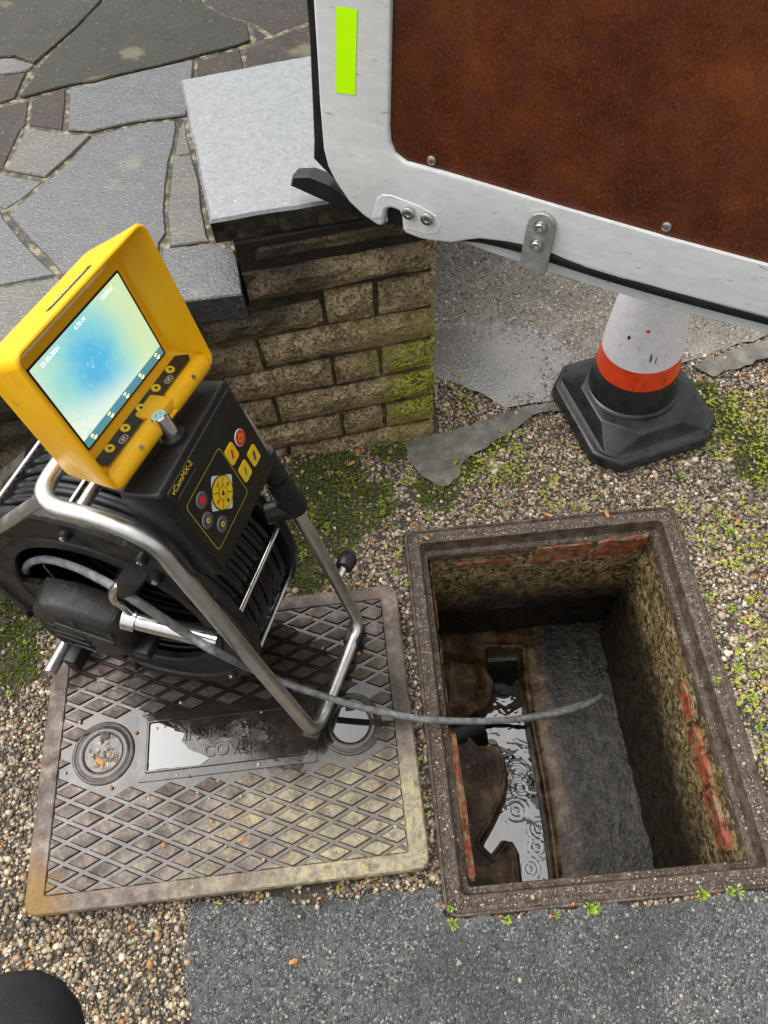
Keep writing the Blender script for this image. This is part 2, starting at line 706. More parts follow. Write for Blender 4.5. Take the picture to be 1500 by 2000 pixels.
        if wet:
            m.set('Base Color', m.mix(.62, c, (.014, .011, .009)))
            m.set('Roughness', m.ramp(m.noise(40, 3, .5, p), [(.4, .06), (.7, .2)]))
            m.bump(m.noise(90, 2, .5, p), .12, .002)
        else:
            m.set('Roughness', m.ramp(m.noise(35, 4, .6, p), [(.35, .2), (.65, .48)]))
            m.bump(m.math('ADD', fine, m.noise(80, 4, .6, p)), .7, .0028)
        return m
    m = Mat('diamond_side_shade', .5, (.014, .011, .009))  # near-black paints shade onto the steep sides of the diamonds
    M['side_shade'] = m
    M['iron'] = iron_cover('cast_iron_cover', False)
    M['iron_wet'] = iron_cover('wet_cast_iron_grooves', True)
    m = Mat('frame_iron', .4)
    p = m.pos()
    n = m.noise(45, 8, .75, p)
    c = m.ramp(n, [(.34, (.026, .017, .011)), (.52, (.08, .058, .043)), (.7, (.16, .125, .10))])
    c = m.mix(m.smooth(m.voro(240, p), .22, .08), c, (.3, .26, .22))
    m.set('Base Color', c)
    m.set('Roughness', m.ramp(m.noise(60, 4, .6, p), [(.35, .25), (.7, .6)]))
    m.bump(m.math('ADD', m.noise(200, 5, .7, p), m.noise(60, 4, .6, p)), .8, .003)
    M['frame'] = m

    # chamber
    m = Mat('chamber_render', .45)
    p = m.pos()
    n = m.noise(30, 8, .76, p)
    c = m.ramp(n, [(.36, (.12, .08, .03)), (.5, (.36, .265, .115)), (.66, (.62, .5, .27))])
    vc = m.noise(80, 7, .76, p, .8)
    c = m.mix(m.math('MULTIPLY', m.smooth(vc, .455, .56), .93), c, (.028, .017, .008))
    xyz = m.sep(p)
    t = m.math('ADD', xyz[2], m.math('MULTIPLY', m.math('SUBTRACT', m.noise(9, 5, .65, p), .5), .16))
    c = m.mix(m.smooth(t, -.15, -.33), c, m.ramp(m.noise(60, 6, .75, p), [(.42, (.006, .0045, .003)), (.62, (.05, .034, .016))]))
    m.set('Base Color', c)
    m.set('Roughness', m.ramp(m.noise(80, 4, .6, p), [(.35, .25), (.65, .55)]))
    m.bump(m.math('ADD', vc, m.math('MULTIPLY', n, 1.5)), .8, .006)
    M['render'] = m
    m = Mat('red_brick', .55)
    p = m.pos()
    n = m.noise(60, 6, .65, p)
    c = m.ramp(n, [(.3, (.13, .035, .016)), (.55, (.3, .075, .035)), (.8, (.42, .13, .07))])
    c = m.mix(m.math('MULTIPLY', m.smooth(m.noise(70, 7, .75, p), .47, .6), .9), c, (.045, .025, .012))
    c = m.mix(m.math('MULTIPLY', m.smooth(m.noise(42, 7, .75, p), .50, .58), .85), c, (.24, .17, .08))
    m.set('Base Color', c)
    m.bump(m.noise(160, 5, .65, p), .7, .003)
    M['brick'] = m
    m = Mat('wet_benching', .22, spec=.28)
    p = m.pos()
    n = m.noise(17, 6, .65, p)
    c = m.ramp(n, [(.36, (.016, .008, .004)), (.5, (.062, .033, .014)), (.66, (.17, .12, .062))])
    c = m.mix(m.smooth(m.noise(70, 5, .7, p), .58, .72), c, (.17, .15, .1))
    xyz = m.sep(p)
    c = m.mix(m.smooth(m.math('ADD', xyz[0], m.math('MULTIPLY', m.noise(25, 3, .5, p), .05)), .345, .375), c, m.mix(m.smooth(m.noise(45, 6, .75, p), .42, .6), (.008, .007, .006), (.038, .031, .022)))
    m.set('Base Color', c)
    m.set('Roughness', m.ramp(m.math('ADD', m.math('MULTIPLY', xyz[0], 1.2), m.math('MULTIPLY', m.noise(30, 3, .5, p), .3)), [(.40, .42), (.58, .12)]))
    bn = m.node('ShaderNodeBump')
    bn.inputs['Distance'].default_value = .004
    m.put(bn.inputs['Strength'], m.mix(m.smooth(xyz[0], .31, .37), (.25, .25, .25), (.4, .4, .4)))
    m.put(bn.inputs['Height'], m.math('ADD', m.math('MULTIPLY', m.noise(150, 4, .7, p), 1.6), m.noise(60, 2, .5, p)))
    m.set('Normal', bn.outputs[0])
    M['bench'] = m
    m = Mat('drain_water', .02, (.010, .009, .007), spec=.5)
    m.set('IOR', 1.95)
    p = m.pos()
    w = m.noise(23, 2, .4, p, .6)
    rings = None
    for cx, cy, k in ((.232, .318, 520.), (.236, .285, 430.), (.215, .235, 480.), (.25, .15, 520.), (.225, .105, 600.), (.262, .19, 600.)):
        xyz = m.sep(p)
        dx, dy = m.math('SUBTRACT', xyz[0], cx), m.math('SUBTRACT', xyz[1], cy)
        d = m.math('SQRT', m.math('ADD', m.math('MULTIPLY', dx, dx), m.math('MULTIPLY', dy, dy)))
        s_ = m.math('MULTIPLY', m.math('SINE', m.math('MULTIPLY', d, k)), m.smooth(d, .05, .004))
        rings = s_ if rings is None else m.math('ADD', rings, s_)
    m.bump(m.math('ADD', m.math('MULTIPLY', w, 2.6), m.math('MULTIPLY', rings, .20)), .13, .006)
    M['water'] = m
    m = Mat('murky_water', .12, (.10, .095, .085), spec=.2)
    m.set('Base Color', m.ramp(m.noise(90, 5, .7), [(.35, (.05, .046, .04)), (.6, (.17, .165, .15))]))
    m.set('Roughness', m.ramp(m.noise(50, 3), [(.4, .1), (.65, .35)]))
    M['murky'] = m
    m = Mat('puddle_water', .02, (.006, .005, .005), spec=.7)
    m.bump(m.noise(25, 2, .5), .05, .002)
    M['puddle'] = m

    # the reel and its control unit
    m = Mat('brushed_steel', .27, (.62, .6, .57), 1.)
    n = m.noise(60, 4, .6)
    m.set('Base Color', m.ramp(n, [(.3, (.55, .54, .51)), (.6, (.64, .63, .61)), (.8, (.7, .69, .67))]))
    m.set('Roughness', m.ramp(m.noise(35, 5, .65), [(.35, .3), (.7, .46)]))
    m.bump(m.noise(300, 3), .06, .001)
    M['steel'] = m
    m = Mat('bright_steel', .16, (.72, .71, .69), 1.)
    m.set('Roughness', m.ramp(m.noise(90, 3), [(.4, .1), (.7, .3)]))
    M['bright'] = m

    def plastic(name, lo, hi, r0, r1, drops=.35, bumpn=220, bs=.12):
        m = Mat(name, .35)
        c = m.ramp(m.noise(30, 5, .6), [(.3, lo), (.7, hi)])
        dr = m.smooth(m.voro(120), .16, .1)
        m.set('Base Color', c)
        r = m.ramp(m.noise(22, 4, .6), [(.35, r0), (.7, r1)])
        m.set('Roughness', m.mix(m.math('MULTIPLY', dr, drops), r, (.04, .04, .04)))
        m.set('Specular IOR Level', .3)
        m.bump(m.math('ADD', m.math('MULTIPLY', m.noise(bumpn, 3), .6), m.math('MULTIPLY', m.smooth(m.voro(120), .18, .05), drops)), bs, .002)
        return m
    M['black'] = plastic('black_plastic', (.005, .005, .005), (.013, .013, .012), .26, .46)
    m = plastic('dusty_black_plastic', (.007, .007, .007), (.022, .021, .019), .3, .6)
    c = m.mix(m.math('MULTIPLY', m.smooth(m.noise(90, 7, .78), .56, .66), .4), m.b.inputs['Base Color'].links[0].from_socket, (.16, .15, .13))
    m.set('Base Color', c)
    M['dusty'] = m
    M['rubber'] = plastic('black_rubber', (.006, .006, .006), (.018, .018, .018), .3, .55)
    M['cable'] = plastic('black_cable', (.006, .006, .007), (.013, .013, .014), .25, .42, .1)
    m = Mat('grey_push_rod', .42)
    m.set('Base Color', m.ramp(m.noise(80, 5, .65), [(.34, (.085, .088, .085)), (.52, (.16, .164, .16)), (.70, (.25, .255, .247))]))
    m.bump(m.noise(250, 4), .2, .001)
    M['rod'] = m
    m = plastic('yellow_plastic', (.80, .40, .004), (.86, .46, .010), .3, .46, .3, 160, .06)
    c = m.mix(m.math('MULTIPLY', m.smooth(m.noise(48, 7, .8), .60, .68), .55), m.b.inputs['Base Color'].links[0].from_socket, (.3, .13, .02))
    m.set('Base Color', c)
    M['yellow'] = m
    M['key_yellow'] = Mat('yellow_key', .35, (.78, .5, .01))
    M['key_red'] = Mat('red_key', .35, (.7, .03, .025))
    M['key_rec'] = Mat('record_red', .4, (.75, .01, .03))
    M['key_grey'] = Mat('grey_key', .4, (.075, .078, .09))
    M['key_rim'] = Mat('grey_key_rim', .4, (.2, .2, .21))
    M['key_green'] = Mat('green_print', .4, (.01, .28, .09))
    M['key_pale'] = Mat('pale_print', .4, (.62, .63, .64))
    M['ink'] = Mat('black_print', .4, (.015, .012, .008))
    M['ink_yellow'] = Mat('yellow_print', .4, (.75, .56, .03))
    M['ink_line'] = Mat('olive_yellow_print', .4, (.38, .32, .06))
    M['strip'] = Mat('dark_brown_key_strip', .33, (.035, .026, .016))
    # lit screen
    m = Mat('screen', .12, (.01, .01, .01))
    x = m.sep(m.coord())
    dx, dy = m.math('SUBTRACT', x[0], -.010), m.math('SUBTRACT', x[1], .006)
    d = m.math('SQRT', m.math('ADD', m.math('MULTIPLY', dx, dx), m.math('MULTIPLY', dy, m.math('MULTIPLY', dy, .75))))
    d = m.math('ADD', d, m.math('MULTIPLY', m.math('SUBTRACT', m.noise(45, 6, .7), .5), .034))
    col = m.ramp(d, [(0, (.10, .50, .80)), (.017, (.12, .53, .80)), (.034, (.26, .68, .74)), (.055, (.44, .80, .68)), (.075, (.66, .88, .64)), (.10, (.56, .84, .66))])
    yel = m.smooth(m.math('ADD', x[0], m.math('MULTIPLY', m.noise(25, 3), .04)), .035, .085)
    col = m.mix(m.math('MULTIPLY', yel, .65), col, (.70, .84, .42))
    whi = m.smooth(m.math('SUBTRACT', m.math('MULTIPLY', x[1], -1.), m.math('MULTIPLY', x[0], .35)), .012, .06)  # white wash at lower left, partly a painted reflection on the glass
    col = m.mix(m.math('MULTIPLY', whi, .85), col, (.93, 1., .86))
    grit = m.math('MULTIPLY', m.smooth(m.noise(260, 4, .7), .52, .66), m.smooth(x[0], -.02, -.06))
    col = m.mix(m.math('MULTIPLY', grit, .55), col, (.45, .72, .6))
    rg = m.math('MULTIPLY', m.smooth(m.math('SINE', m.math('ADD', m.math('MULTIPLY', d, 900.), m.math('MULTIPLY', m.noise(60, 2), 6.))), .7, 1.), m.smooth(d, .026, .012))
    col = m.mix(m.math('MULTIPLY', rg, m.math('MULTIPLY', m.smooth(m.noise(70, 3), .5, .6), .9)), col, (.45, .9, .98))
    col = m.mix(m.smooth(x[1], -.0445, -.0450), col, (.10, .30, .36))
    m.set('Emission Color', col)
    m.set('Emission Strength', .56)
    M['screen'] = m
    M['scr_text'] = Mat('screen_lettering', .3, (.5, .5, .5))
    M['scr_text'].set('Emission Color', (.85, 1, .92)).set('Emission Strength', .95)
    M['scr_icon'] = Mat('screen_icon', .3, (.5, .5, .2))
    M['scr_icon'].set('Emission Color', (.95, .92, .35)).set('Emission Strength', .9)
    # cone
    m = Mat('reflective_white_sleeve', .3)
    c = m.ramp(m.noise(60, 5), [(.3, (.6, .58, .61)), (.7, (.72, .70, .73))])
    c = m.mix(m.math('MULTIPLY', m.smooth(m.noise(50, 7, .8, m.coord('Object', (1, 1, .35))), .60, .68), .55), c, (.2, .19, .17))
    c = m.mix(m.math('MULTIPLY', m.smooth(m.voro(170), .3, .1), .6), c, (.92, .92, .94))  # pale dots paint the sparkle of droplets into the colour
    m.set('Base Color', c)
    m.bump(m.voro(180), .15, .002)
    M['cone_white'] = m
    m = Mat('orange_red_plastic', .35)
    c = m.ramp(m.noise(40, 5), [(.3, (.62, .045, .01)), (.7, (.75, .07, .015))])
    c = m.mix(m.math('MULTIPLY', m.smooth(m.noise(35, 7, .8, m.coord('Object', (1, 1, .3))), .56, .64), .75), c, (.12, .015, .008))
    m.set('Base Color', c)
    M['cone_red'] = m
    M['cone_base'] = plastic('recycled_black_rubber', (.010, .011, .011), (.03, .032, .031), .14, .4, .5, 200, .3)
    # van door
    m = Mat('white_door_paint', .28)
    n = m.noise(28, 6, .7, m.coord('Object', (1, 3, 1)))
    c = m.ramp(n, [(.3, (.52, .53, .525)), (.6, (.60, .612, .605)), (.8, (.65, .66, .655))])
    sc = m.noise(95, 3, .62, m.coord('Object', (.40, 2.6, 1)), .8)
    mask = m.smooth(m.noise(14, 5, .65), .46, .60)
    c = m.mix(m.math('MULTIPLY', m.math('MULTIPLY', m.smooth(sc, .635, .675), mask), .85), c, (.17, .15, .13))
    c = m.mix(m.math('MULTIPLY', m.smooth(m.noise(40, 7, .8), .63, .70), .6), c, (.34, .31, .23))
    m.set('Base Color', c)
    m.set('Roughness', m.ramp(m.noise(60, 4), [(.4, .2), (.7, .42)]))
    m.bump(m.math('ADD', m.noise(40, 3), m.smooth(m.voro(150), .2, .05)), .12, .003)
    M['paint'] = m
    m = Mat('brown_film_faced_plywood', .26)
    v = m.coord('Object', (1, .16, 1))
    g = m.noise(520, 6, .75, m.coord('Object', (1, .4, 1)))
    b = m.noise(3.2, 8, .72)
    c = m.ramp(b, [(.34, (.028, .006, .0025)), (.5, (.085, .019, .006)), (.64, (.155, .042, .010))])
    c = m.mix(m.math('MULTIPLY', m.smooth(g, .5, .64), .34), c, (.25, .085, .026))
    c = m.mix(m.math('MULTIPLY', m.smooth(g, .48, .36), .4), c, (.014, .005, .003))
    c = m.mix(m.math('MULTIPLY', m.smooth(m.noise(24, 5, .7, m.coord('Object', (.35, 1, 1))), .58, .7), .4), c, (.03, .010, .006))
    m.set('Base Color', c)
    m.set('Roughness', m.ramp(m.noise(30, 5), [(.35, .22), (.7, .5)]))
    m.bump(g, .12, .001)
    M['ply'] = m
    m = Mat('fluorescent_tape', .4, (.50, .98, .0), spec=.2)
    M['tape'] = m
    M['zinc'] = Mat('zinc_screw', .32, (.5, .5, .49), 1.)
    m = Mat('cast_aluminium', .5, (.36, .36, .35), .6)
    m.bump(m.noise(120, 4), .3, .002)
    m.set('Base Color', m.ramp(m.noise(70, 4), [(.3, (.25, .25, .24)), (.7, (.42, .42, .4))]))
    M['alu'] = m
    # greenery
    m = Mat('dark_moss', .6)
    m.set('Base Color', m.attr('tint'))
    m.set('Subsurface Weight', 0.)
    M['moss'] = m
    m = Mat('weed_leaf', .4)
    m.set('Base Color', m.mix(m.noise(30, 2), (.15, .27, .02), (.38, .47, .06)))
    M['leaf'] = m
    m = Mat('dead_leaf', .45)
    m.set('Base Color', m.mix(m.noise(80, 3), (.32, .11, .02), (.5, .24, .06)))
    M['dead'] = m
    m = Mat('dark_trousers', .9)
    m.set('Base Color', m.ramp(m.noise(14, 4), [(.3, (.008, .010, .010)), (.7, (.026, .03, .03))]))
    m.bump(m.math('ADD', m.noise(900, 3), m.math('MULTIPLY', m.noise(18, 3), 6)), .5, .003)
    M['trouser'] = m
    M['glow_tip'] = Mat('yellow_green_cord', .4, (.35, .45, .05))
    return M


MT = make_materials()

def value_noise(x, y, s, seed):
    r = np.random.default_rng(seed)
    g = r.uniform(0, 1, (64, 64))
    xs, ys = (x * s) % 64, (y * s) % 64
    i, j = np.floor(xs).astype(int), np.floor(ys).astype(int)
    fx, fy = xs - i, ys - j
    fx, fy = fx * fx * (3 - 2 * fx), fy * fy * (3 - 2 * fy)
    i1, j1 = (i + 1) % 64, (j + 1) % 64
    i, j = i % 64, j % 64
    return (g[i, j] * (1 - fx) + g[i1, j] * fx) * (1 - fy) + (g[i, j1] * (1 - fx) + g[i1, j1] * fx) * fy


def fbm(x, y, s, seed):
    return .5 * value_noise(x, y, s, seed) + .3 * value_noise(x, y, s * 2.1, seed + 1) + .2 * value_noise(x, y, s * 4.3, seed + 2)


# ------------------------------------------------------------------ the setting: ground
FW, FL = .5378, .6807                      # frame of the manhole, outer size


def wall_dist(x, y):
    """distance in front of the stone wall's face"""
    a = math.radians(7)
    return -((x - .088) * -math.sin(a) + (y - .909) * math.cos(a))


def ground_z(x, y):
    d = wall_dist(x, y)
    rise = .03 * np.clip(1 - np.abs(d) / .25, 0, 1) * np.clip((.05 - x) / .3, 0, 1)
    w = np.clip(np.maximum(np.maximum(-x, x - FW), np.maximum(-y, y - FL)) / .05, 0, 1)
    return (rise + .004 * np.sin(x * 31 + 1) * np.cos(y * 27) * w) - .004


def axis_lines(lo, hi, a, b, step):
    far = [-60, -20, -8, -3]
    L = [f for f in far] + list(np.arange(lo, hi + 1e-6, step)) + [-f for f in far][::-1]
    L = [v for v in L if abs(v - a) > step * .35 and abs(v - b) > step * .35] + [a, b]
    return np.array(sorted(L))


def build_ground():
    xs = axis_lines(-1.6, 1.7, .006, FW - .006, .03)
    ys = axis_lines(-.8, 2.2, .006, FL - .006, .03)
    X, Y = np.meshgrid(xs, ys)
    near = (np.abs(X) < 1.5) & (np.abs(Y) < 2)
    Z = np.where(near, ground_z(X, Y), -.004)
    nx = len(xs)
    V = np.stack([X.ravel(), Y.ravel(), Z.ravel()], 1)
    Fc = []
    for j in range(len(ys) - 1):
        for i in range(nx - 1):
            cx, cy = (xs[i] + xs[i + 1]) / 2, (ys[j] + ys[j + 1]) / 2
            if .006 < cx < FW - .006 and .006 < cy < FL - .006:
                continue
            Fc.append((j * nx + i, j * nx + i + 1, (j + 1) * nx + i + 1, (j + 1) * nx + i))
    o = obj('ground', V, Fc, MT['soil'], smooth=True)
    tag(o, kind='structure')


build_ground()

TARMAC = [G(372, 1762), G(366, 1870), G(370, 2000), G(360, 2150)[:3], (-.42, -1.6, 0), (2.6, -1.6, 0), (2.6, -.05, 0), G(1700, 1722),
          G(1500, 1742), G(1300, 1762), G(1100, 1778), G(900, 1797), G(862, 1800), G(848, 1730), G(600, 1762)]
tag(sheet('tarmac_path', TARMAC, .003, MT['tarmac'], jag=.011, step=.008), kind='structure')
DRIVE = [G(852, 735), G(900, 752), G(950, 775), G(985, 797), G(1090, 783), G(1150, 752), G(1230, 735), G(1345, 706), G(1420, 682), G(1500, 655), (1.1, 1.14, 0), (1.7, 1.2, 0), (3.5, 1.5, 0),
         (3.5, 5.5, 0), (.12, 5.5, 0), (.105, .99, 0)]
tag(sheet('driveway', DRIVE, .002, MT['driveway'], jag=.004), kind='structure')
HAUNCH = [G(790, 862), G(850, 848), G(880, 846), G(960, 815), G(1030, 795), G(1100, 786), G(1110, 800), G(1040, 812), G(1010, 838), G(960, 868), G(905, 905), G(895, 935), G(870, 952), G(835, 938), G(800, 905)]
tag(sheet('concrete_smear', HAUNCH, .004, MT['haunch'], jag=.007, step=.006), kind='structure')
KERBS = [G(1350, 716), G(1420, 690), G(1500, 664), (1.0, 1.13, 0), (1.02, 1.08, 0), G(1500, 700), G(1440, 722), G(1390, 738)]
tag(sheet('concrete_edging', KERBS, .0055, MT['haunch'], jag=.007, step=.006), kind='structure')


# ------------------------------------------------------------------ stone wall, pier and raised paving
WA = math.radians(7)
W_T = np.array([math.cos(WA), math.sin(WA), 0])
W_N = np.array([-math.sin(WA), math.cos(WA), 0])   # into the wall
W_O = np.array([.088, .909, 0])
WALL_M = frame_matrix(W_O, W_T, W_N, (0, 0, 1))


def rough_block(t0, t1, z0, z1, d0, d1, nu, nv, amp, seed):
    """split-faced block: front (towards -y) is pitched and lumpy"""
    r = np.random.default_rng(seed)
    V, Fc = [], []
    us, vs = np.linspace(0, 1, nu + 1), np.linspace(0, 1, nv + 1)
    for j, v in enumerate(vs):
        for i, u in enumerate(us):
            e = min(u, 1 - u) * (t1 - t0), min(v, 1 - v) * (z1 - z0)
            edge = min(1, min(e) / .010)
            y = d0 + (1 - edge) * .009 + r.uniform(-amp, amp) * (.4 + .6 * edge)
            jit = .0022
            x = t0 + (t1 - t0) * u + r.uniform(-jit, jit)
            z = z0 + (z1 - z0) * v + r.uniform(-jit, jit)
            V.append((x, y, z))
    n = (nu + 1) * (nv + 1)
    idx = lambda i, j: j * (nu + 1) + i
    for j in range(nv):
        for i in range(nu):
            Fc.append((idx(i, j), idx(i + 1, j), idx(i + 1, j + 1), idx(i, j + 1)))
    V += [(t0, d1, z0), (t1, d1, z0), (t1, d1, z1), (t0, d1, z1)]
    Fc.append((n + 1, n, n + 3, n + 2))
    Fc.append(tuple(idx(i, 0) for i in range(nu, -1, -1)) + (n, n + 1))
    Fc.append(tuple(idx(i, nv) for i in range(nu + 1)) + (n + 2, n + 3))
    Fc.append(tuple(idx(0, j) for j in range(nv + 1)) + (n + 3, n))
    Fc.append(tuple(idx(nu, j) for j in range(nv, -1, -1)) + (n + 1, n + 2))
    return V, Fc


def build_wall():
    w = empty('stone_wall', mat=WALL_M)
    tag(w, 'mossy buff stone block wall with a square pier beside the raised paving', 'wall')
    box('mortar', (-1.7, .010, -.06), (-.006, .14, .44), MT['mortar'], w)
    box('pier_core', (-.306, .0105, .43), (-.006, .30, .564), MT['mortar'], w)
    rows = [(-.035, .045), (.056, .125), (.137, .207), (.219, .287), (.299, .367), (.379, .446), (.457, .510), (.519, .562)]
    joints = {0: [0, -.31, -.53, -.62, -.93, -1.15, -1.4, -1.65], 1: [0, -.102, -.190, -.40, -.62, -.71, -1.02, -1.3, -1.6]}
    k = 0
    for ri, (z0, z1) in enumerate(rows):
        js = joints[0] if ri in (0, 2, 4, 6, 7) else joints[1]
        if ri >= 6:
            js = [0, -.308]
        for a, b in zip(js, js[1:]):
            z1_ = z1
            if ri == 5 and b < -.32:
                z1_ = .430
            if ri == 7:
                a, b = -.012, -.300
            g = .0042
            nu = max(2, int((a - b) / .028))
            amp = .0024
            v, f = rough_block(b + g, a - (g if a < 0 else 0), z0, z1_, -.004 + (.012 if ri == 7 else random.uniform(-.003, .003)), .09, nu, 3, amp, 100 + k)
            obj('stone_block', v, f, MT['stone'], w)
            k += 1
    # blocks of the pier's right-hand return
    for ri, (z0, z1) in enumerate(rows):
        for a, b in (((.10, .195), (.205, .30)) if ri % 2 else ((.10, .30),)):
            v, f = rough_block(a, b, z0, z1, -.004, .06, 3, 2, .003, 300 + k)
            v = [(-.0 - y, x, z) for x, y, z in v]
            obj('stone_block', v, f, MT['stone'], w)
            k += 1
    return w


build_wall()

# coping slab on the pier: own thing, lies on top
cp = rough_block(0, 1, 0, 1, 0, 1, 1, 1, 0, 1)
CT = [G(350, 155, .605), G(410, 432, .605), (.10, .925, .605), (.055, 1.315, .605)]


def build_coping():
    P = []
    corners = [np.array(c[:2]) for c in CT]
    for a, b in zip(corners, corners[1:] + corners[:1]):
        n = max(2, int(np.linalg.norm(b - a) / .03))
        for i in range(n):
            P.append(a + (b - a) * i / n + np.array([random.uniform(-.0012, .0012), random.uniform(-.0012, .0012)]))
    v, f = prism_geo(P, .566, .605, .004)
    o = obj('coping_slab', v, f, MT['coping'])
    tag(o, 'pale wet square coping slab on top of the stone pier', 'coping')


build_coping()


def build_patio():
    Z = .480
    k = 620 / 1500

    def z5(pts):
        return [G(x * k, y * k, Z)[:2] for x, y in pts]
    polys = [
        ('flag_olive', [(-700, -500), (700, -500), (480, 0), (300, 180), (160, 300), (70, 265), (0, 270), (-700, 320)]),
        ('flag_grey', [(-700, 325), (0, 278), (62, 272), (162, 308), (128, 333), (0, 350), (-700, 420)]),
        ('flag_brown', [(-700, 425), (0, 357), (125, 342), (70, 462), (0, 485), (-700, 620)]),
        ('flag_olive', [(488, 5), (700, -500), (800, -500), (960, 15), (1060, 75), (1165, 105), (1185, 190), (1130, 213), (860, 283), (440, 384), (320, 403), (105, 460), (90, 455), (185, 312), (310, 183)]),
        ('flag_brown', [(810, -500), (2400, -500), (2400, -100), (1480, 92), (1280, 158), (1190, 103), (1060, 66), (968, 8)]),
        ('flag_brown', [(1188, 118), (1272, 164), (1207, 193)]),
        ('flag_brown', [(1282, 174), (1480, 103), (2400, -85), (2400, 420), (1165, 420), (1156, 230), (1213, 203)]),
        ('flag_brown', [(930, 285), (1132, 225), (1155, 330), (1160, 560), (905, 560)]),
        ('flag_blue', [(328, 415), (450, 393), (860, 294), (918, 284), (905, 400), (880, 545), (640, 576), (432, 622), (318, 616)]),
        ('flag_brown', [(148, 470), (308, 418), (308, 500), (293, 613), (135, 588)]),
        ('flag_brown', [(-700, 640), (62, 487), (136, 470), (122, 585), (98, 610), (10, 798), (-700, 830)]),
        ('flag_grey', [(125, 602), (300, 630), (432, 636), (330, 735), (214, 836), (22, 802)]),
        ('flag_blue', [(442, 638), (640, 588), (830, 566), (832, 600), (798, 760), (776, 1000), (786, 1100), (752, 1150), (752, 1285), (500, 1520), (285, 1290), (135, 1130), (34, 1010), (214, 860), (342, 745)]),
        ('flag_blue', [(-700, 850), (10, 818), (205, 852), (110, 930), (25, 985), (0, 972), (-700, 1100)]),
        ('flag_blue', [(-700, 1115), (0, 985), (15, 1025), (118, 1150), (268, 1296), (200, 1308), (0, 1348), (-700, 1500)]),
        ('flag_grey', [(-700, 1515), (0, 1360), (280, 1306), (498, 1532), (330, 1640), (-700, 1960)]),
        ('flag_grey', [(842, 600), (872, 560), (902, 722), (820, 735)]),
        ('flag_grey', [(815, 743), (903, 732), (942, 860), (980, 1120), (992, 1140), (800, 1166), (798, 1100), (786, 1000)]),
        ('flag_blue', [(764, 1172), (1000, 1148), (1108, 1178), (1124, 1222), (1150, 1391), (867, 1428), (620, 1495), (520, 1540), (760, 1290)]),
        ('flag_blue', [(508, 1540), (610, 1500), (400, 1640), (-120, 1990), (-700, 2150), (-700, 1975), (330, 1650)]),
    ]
    pt = empty('patio', (0, 0, 0))
    tag(pt, kind='structure')
    for i, (mt, pl_) in enumerate(polys):
        P = [np.array(p) for p in z5(pl_)]
        # clip to the wall's front face with a small overhang
        Q = []
        for a, b in zip(P, P[1:] + P[:1]):
            fa, fb = -wall_dist(a[0], a[1]) + .016, -wall_dist(b[0], b[1]) + .016
            if fa >= 0:
                Q.append(a)
            if fa * fb < 0:
                Q.append(a + (b - a) * fa / (fa - fb))
        if len(Q) < 3:
            continue
        R = []
        c = sum(Q) / len(Q)
        for a, b in zip(Q, Q[1:] + Q[:1]):
            L = np.linalg.norm(b - a)
            n = max(1, min(6, int(L / .05)))
            for q in range(n):
                p = a + (b - a) * q / n
                if q:
                    p = p + np.array([random.uniform(-.003, .003), random.uniform(-.003, .003)])
                R.append(p + (c - p) / (np.linalg.norm(c - p) + 1e-9) * .0012)
        v, f = prism_geo(R, .432, Z + random.uniform(-.003, .002), .0022)
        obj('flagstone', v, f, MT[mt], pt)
    # bedding under the stones, flush behind the wall
    bed = [W_O[:2] + W_T[:2] * t + W_N[:2] * d for t, d in ((-4, .012), (-.313, .012), (-.313, .30), (-.02, .30), (.0, 3.5), (-4, 3.5))]
    v, f = prism_geo(bed, .05, .4765)
    obj('bedding_mortar', v, f, MT['paving_mortar'], pt)


build_patio()


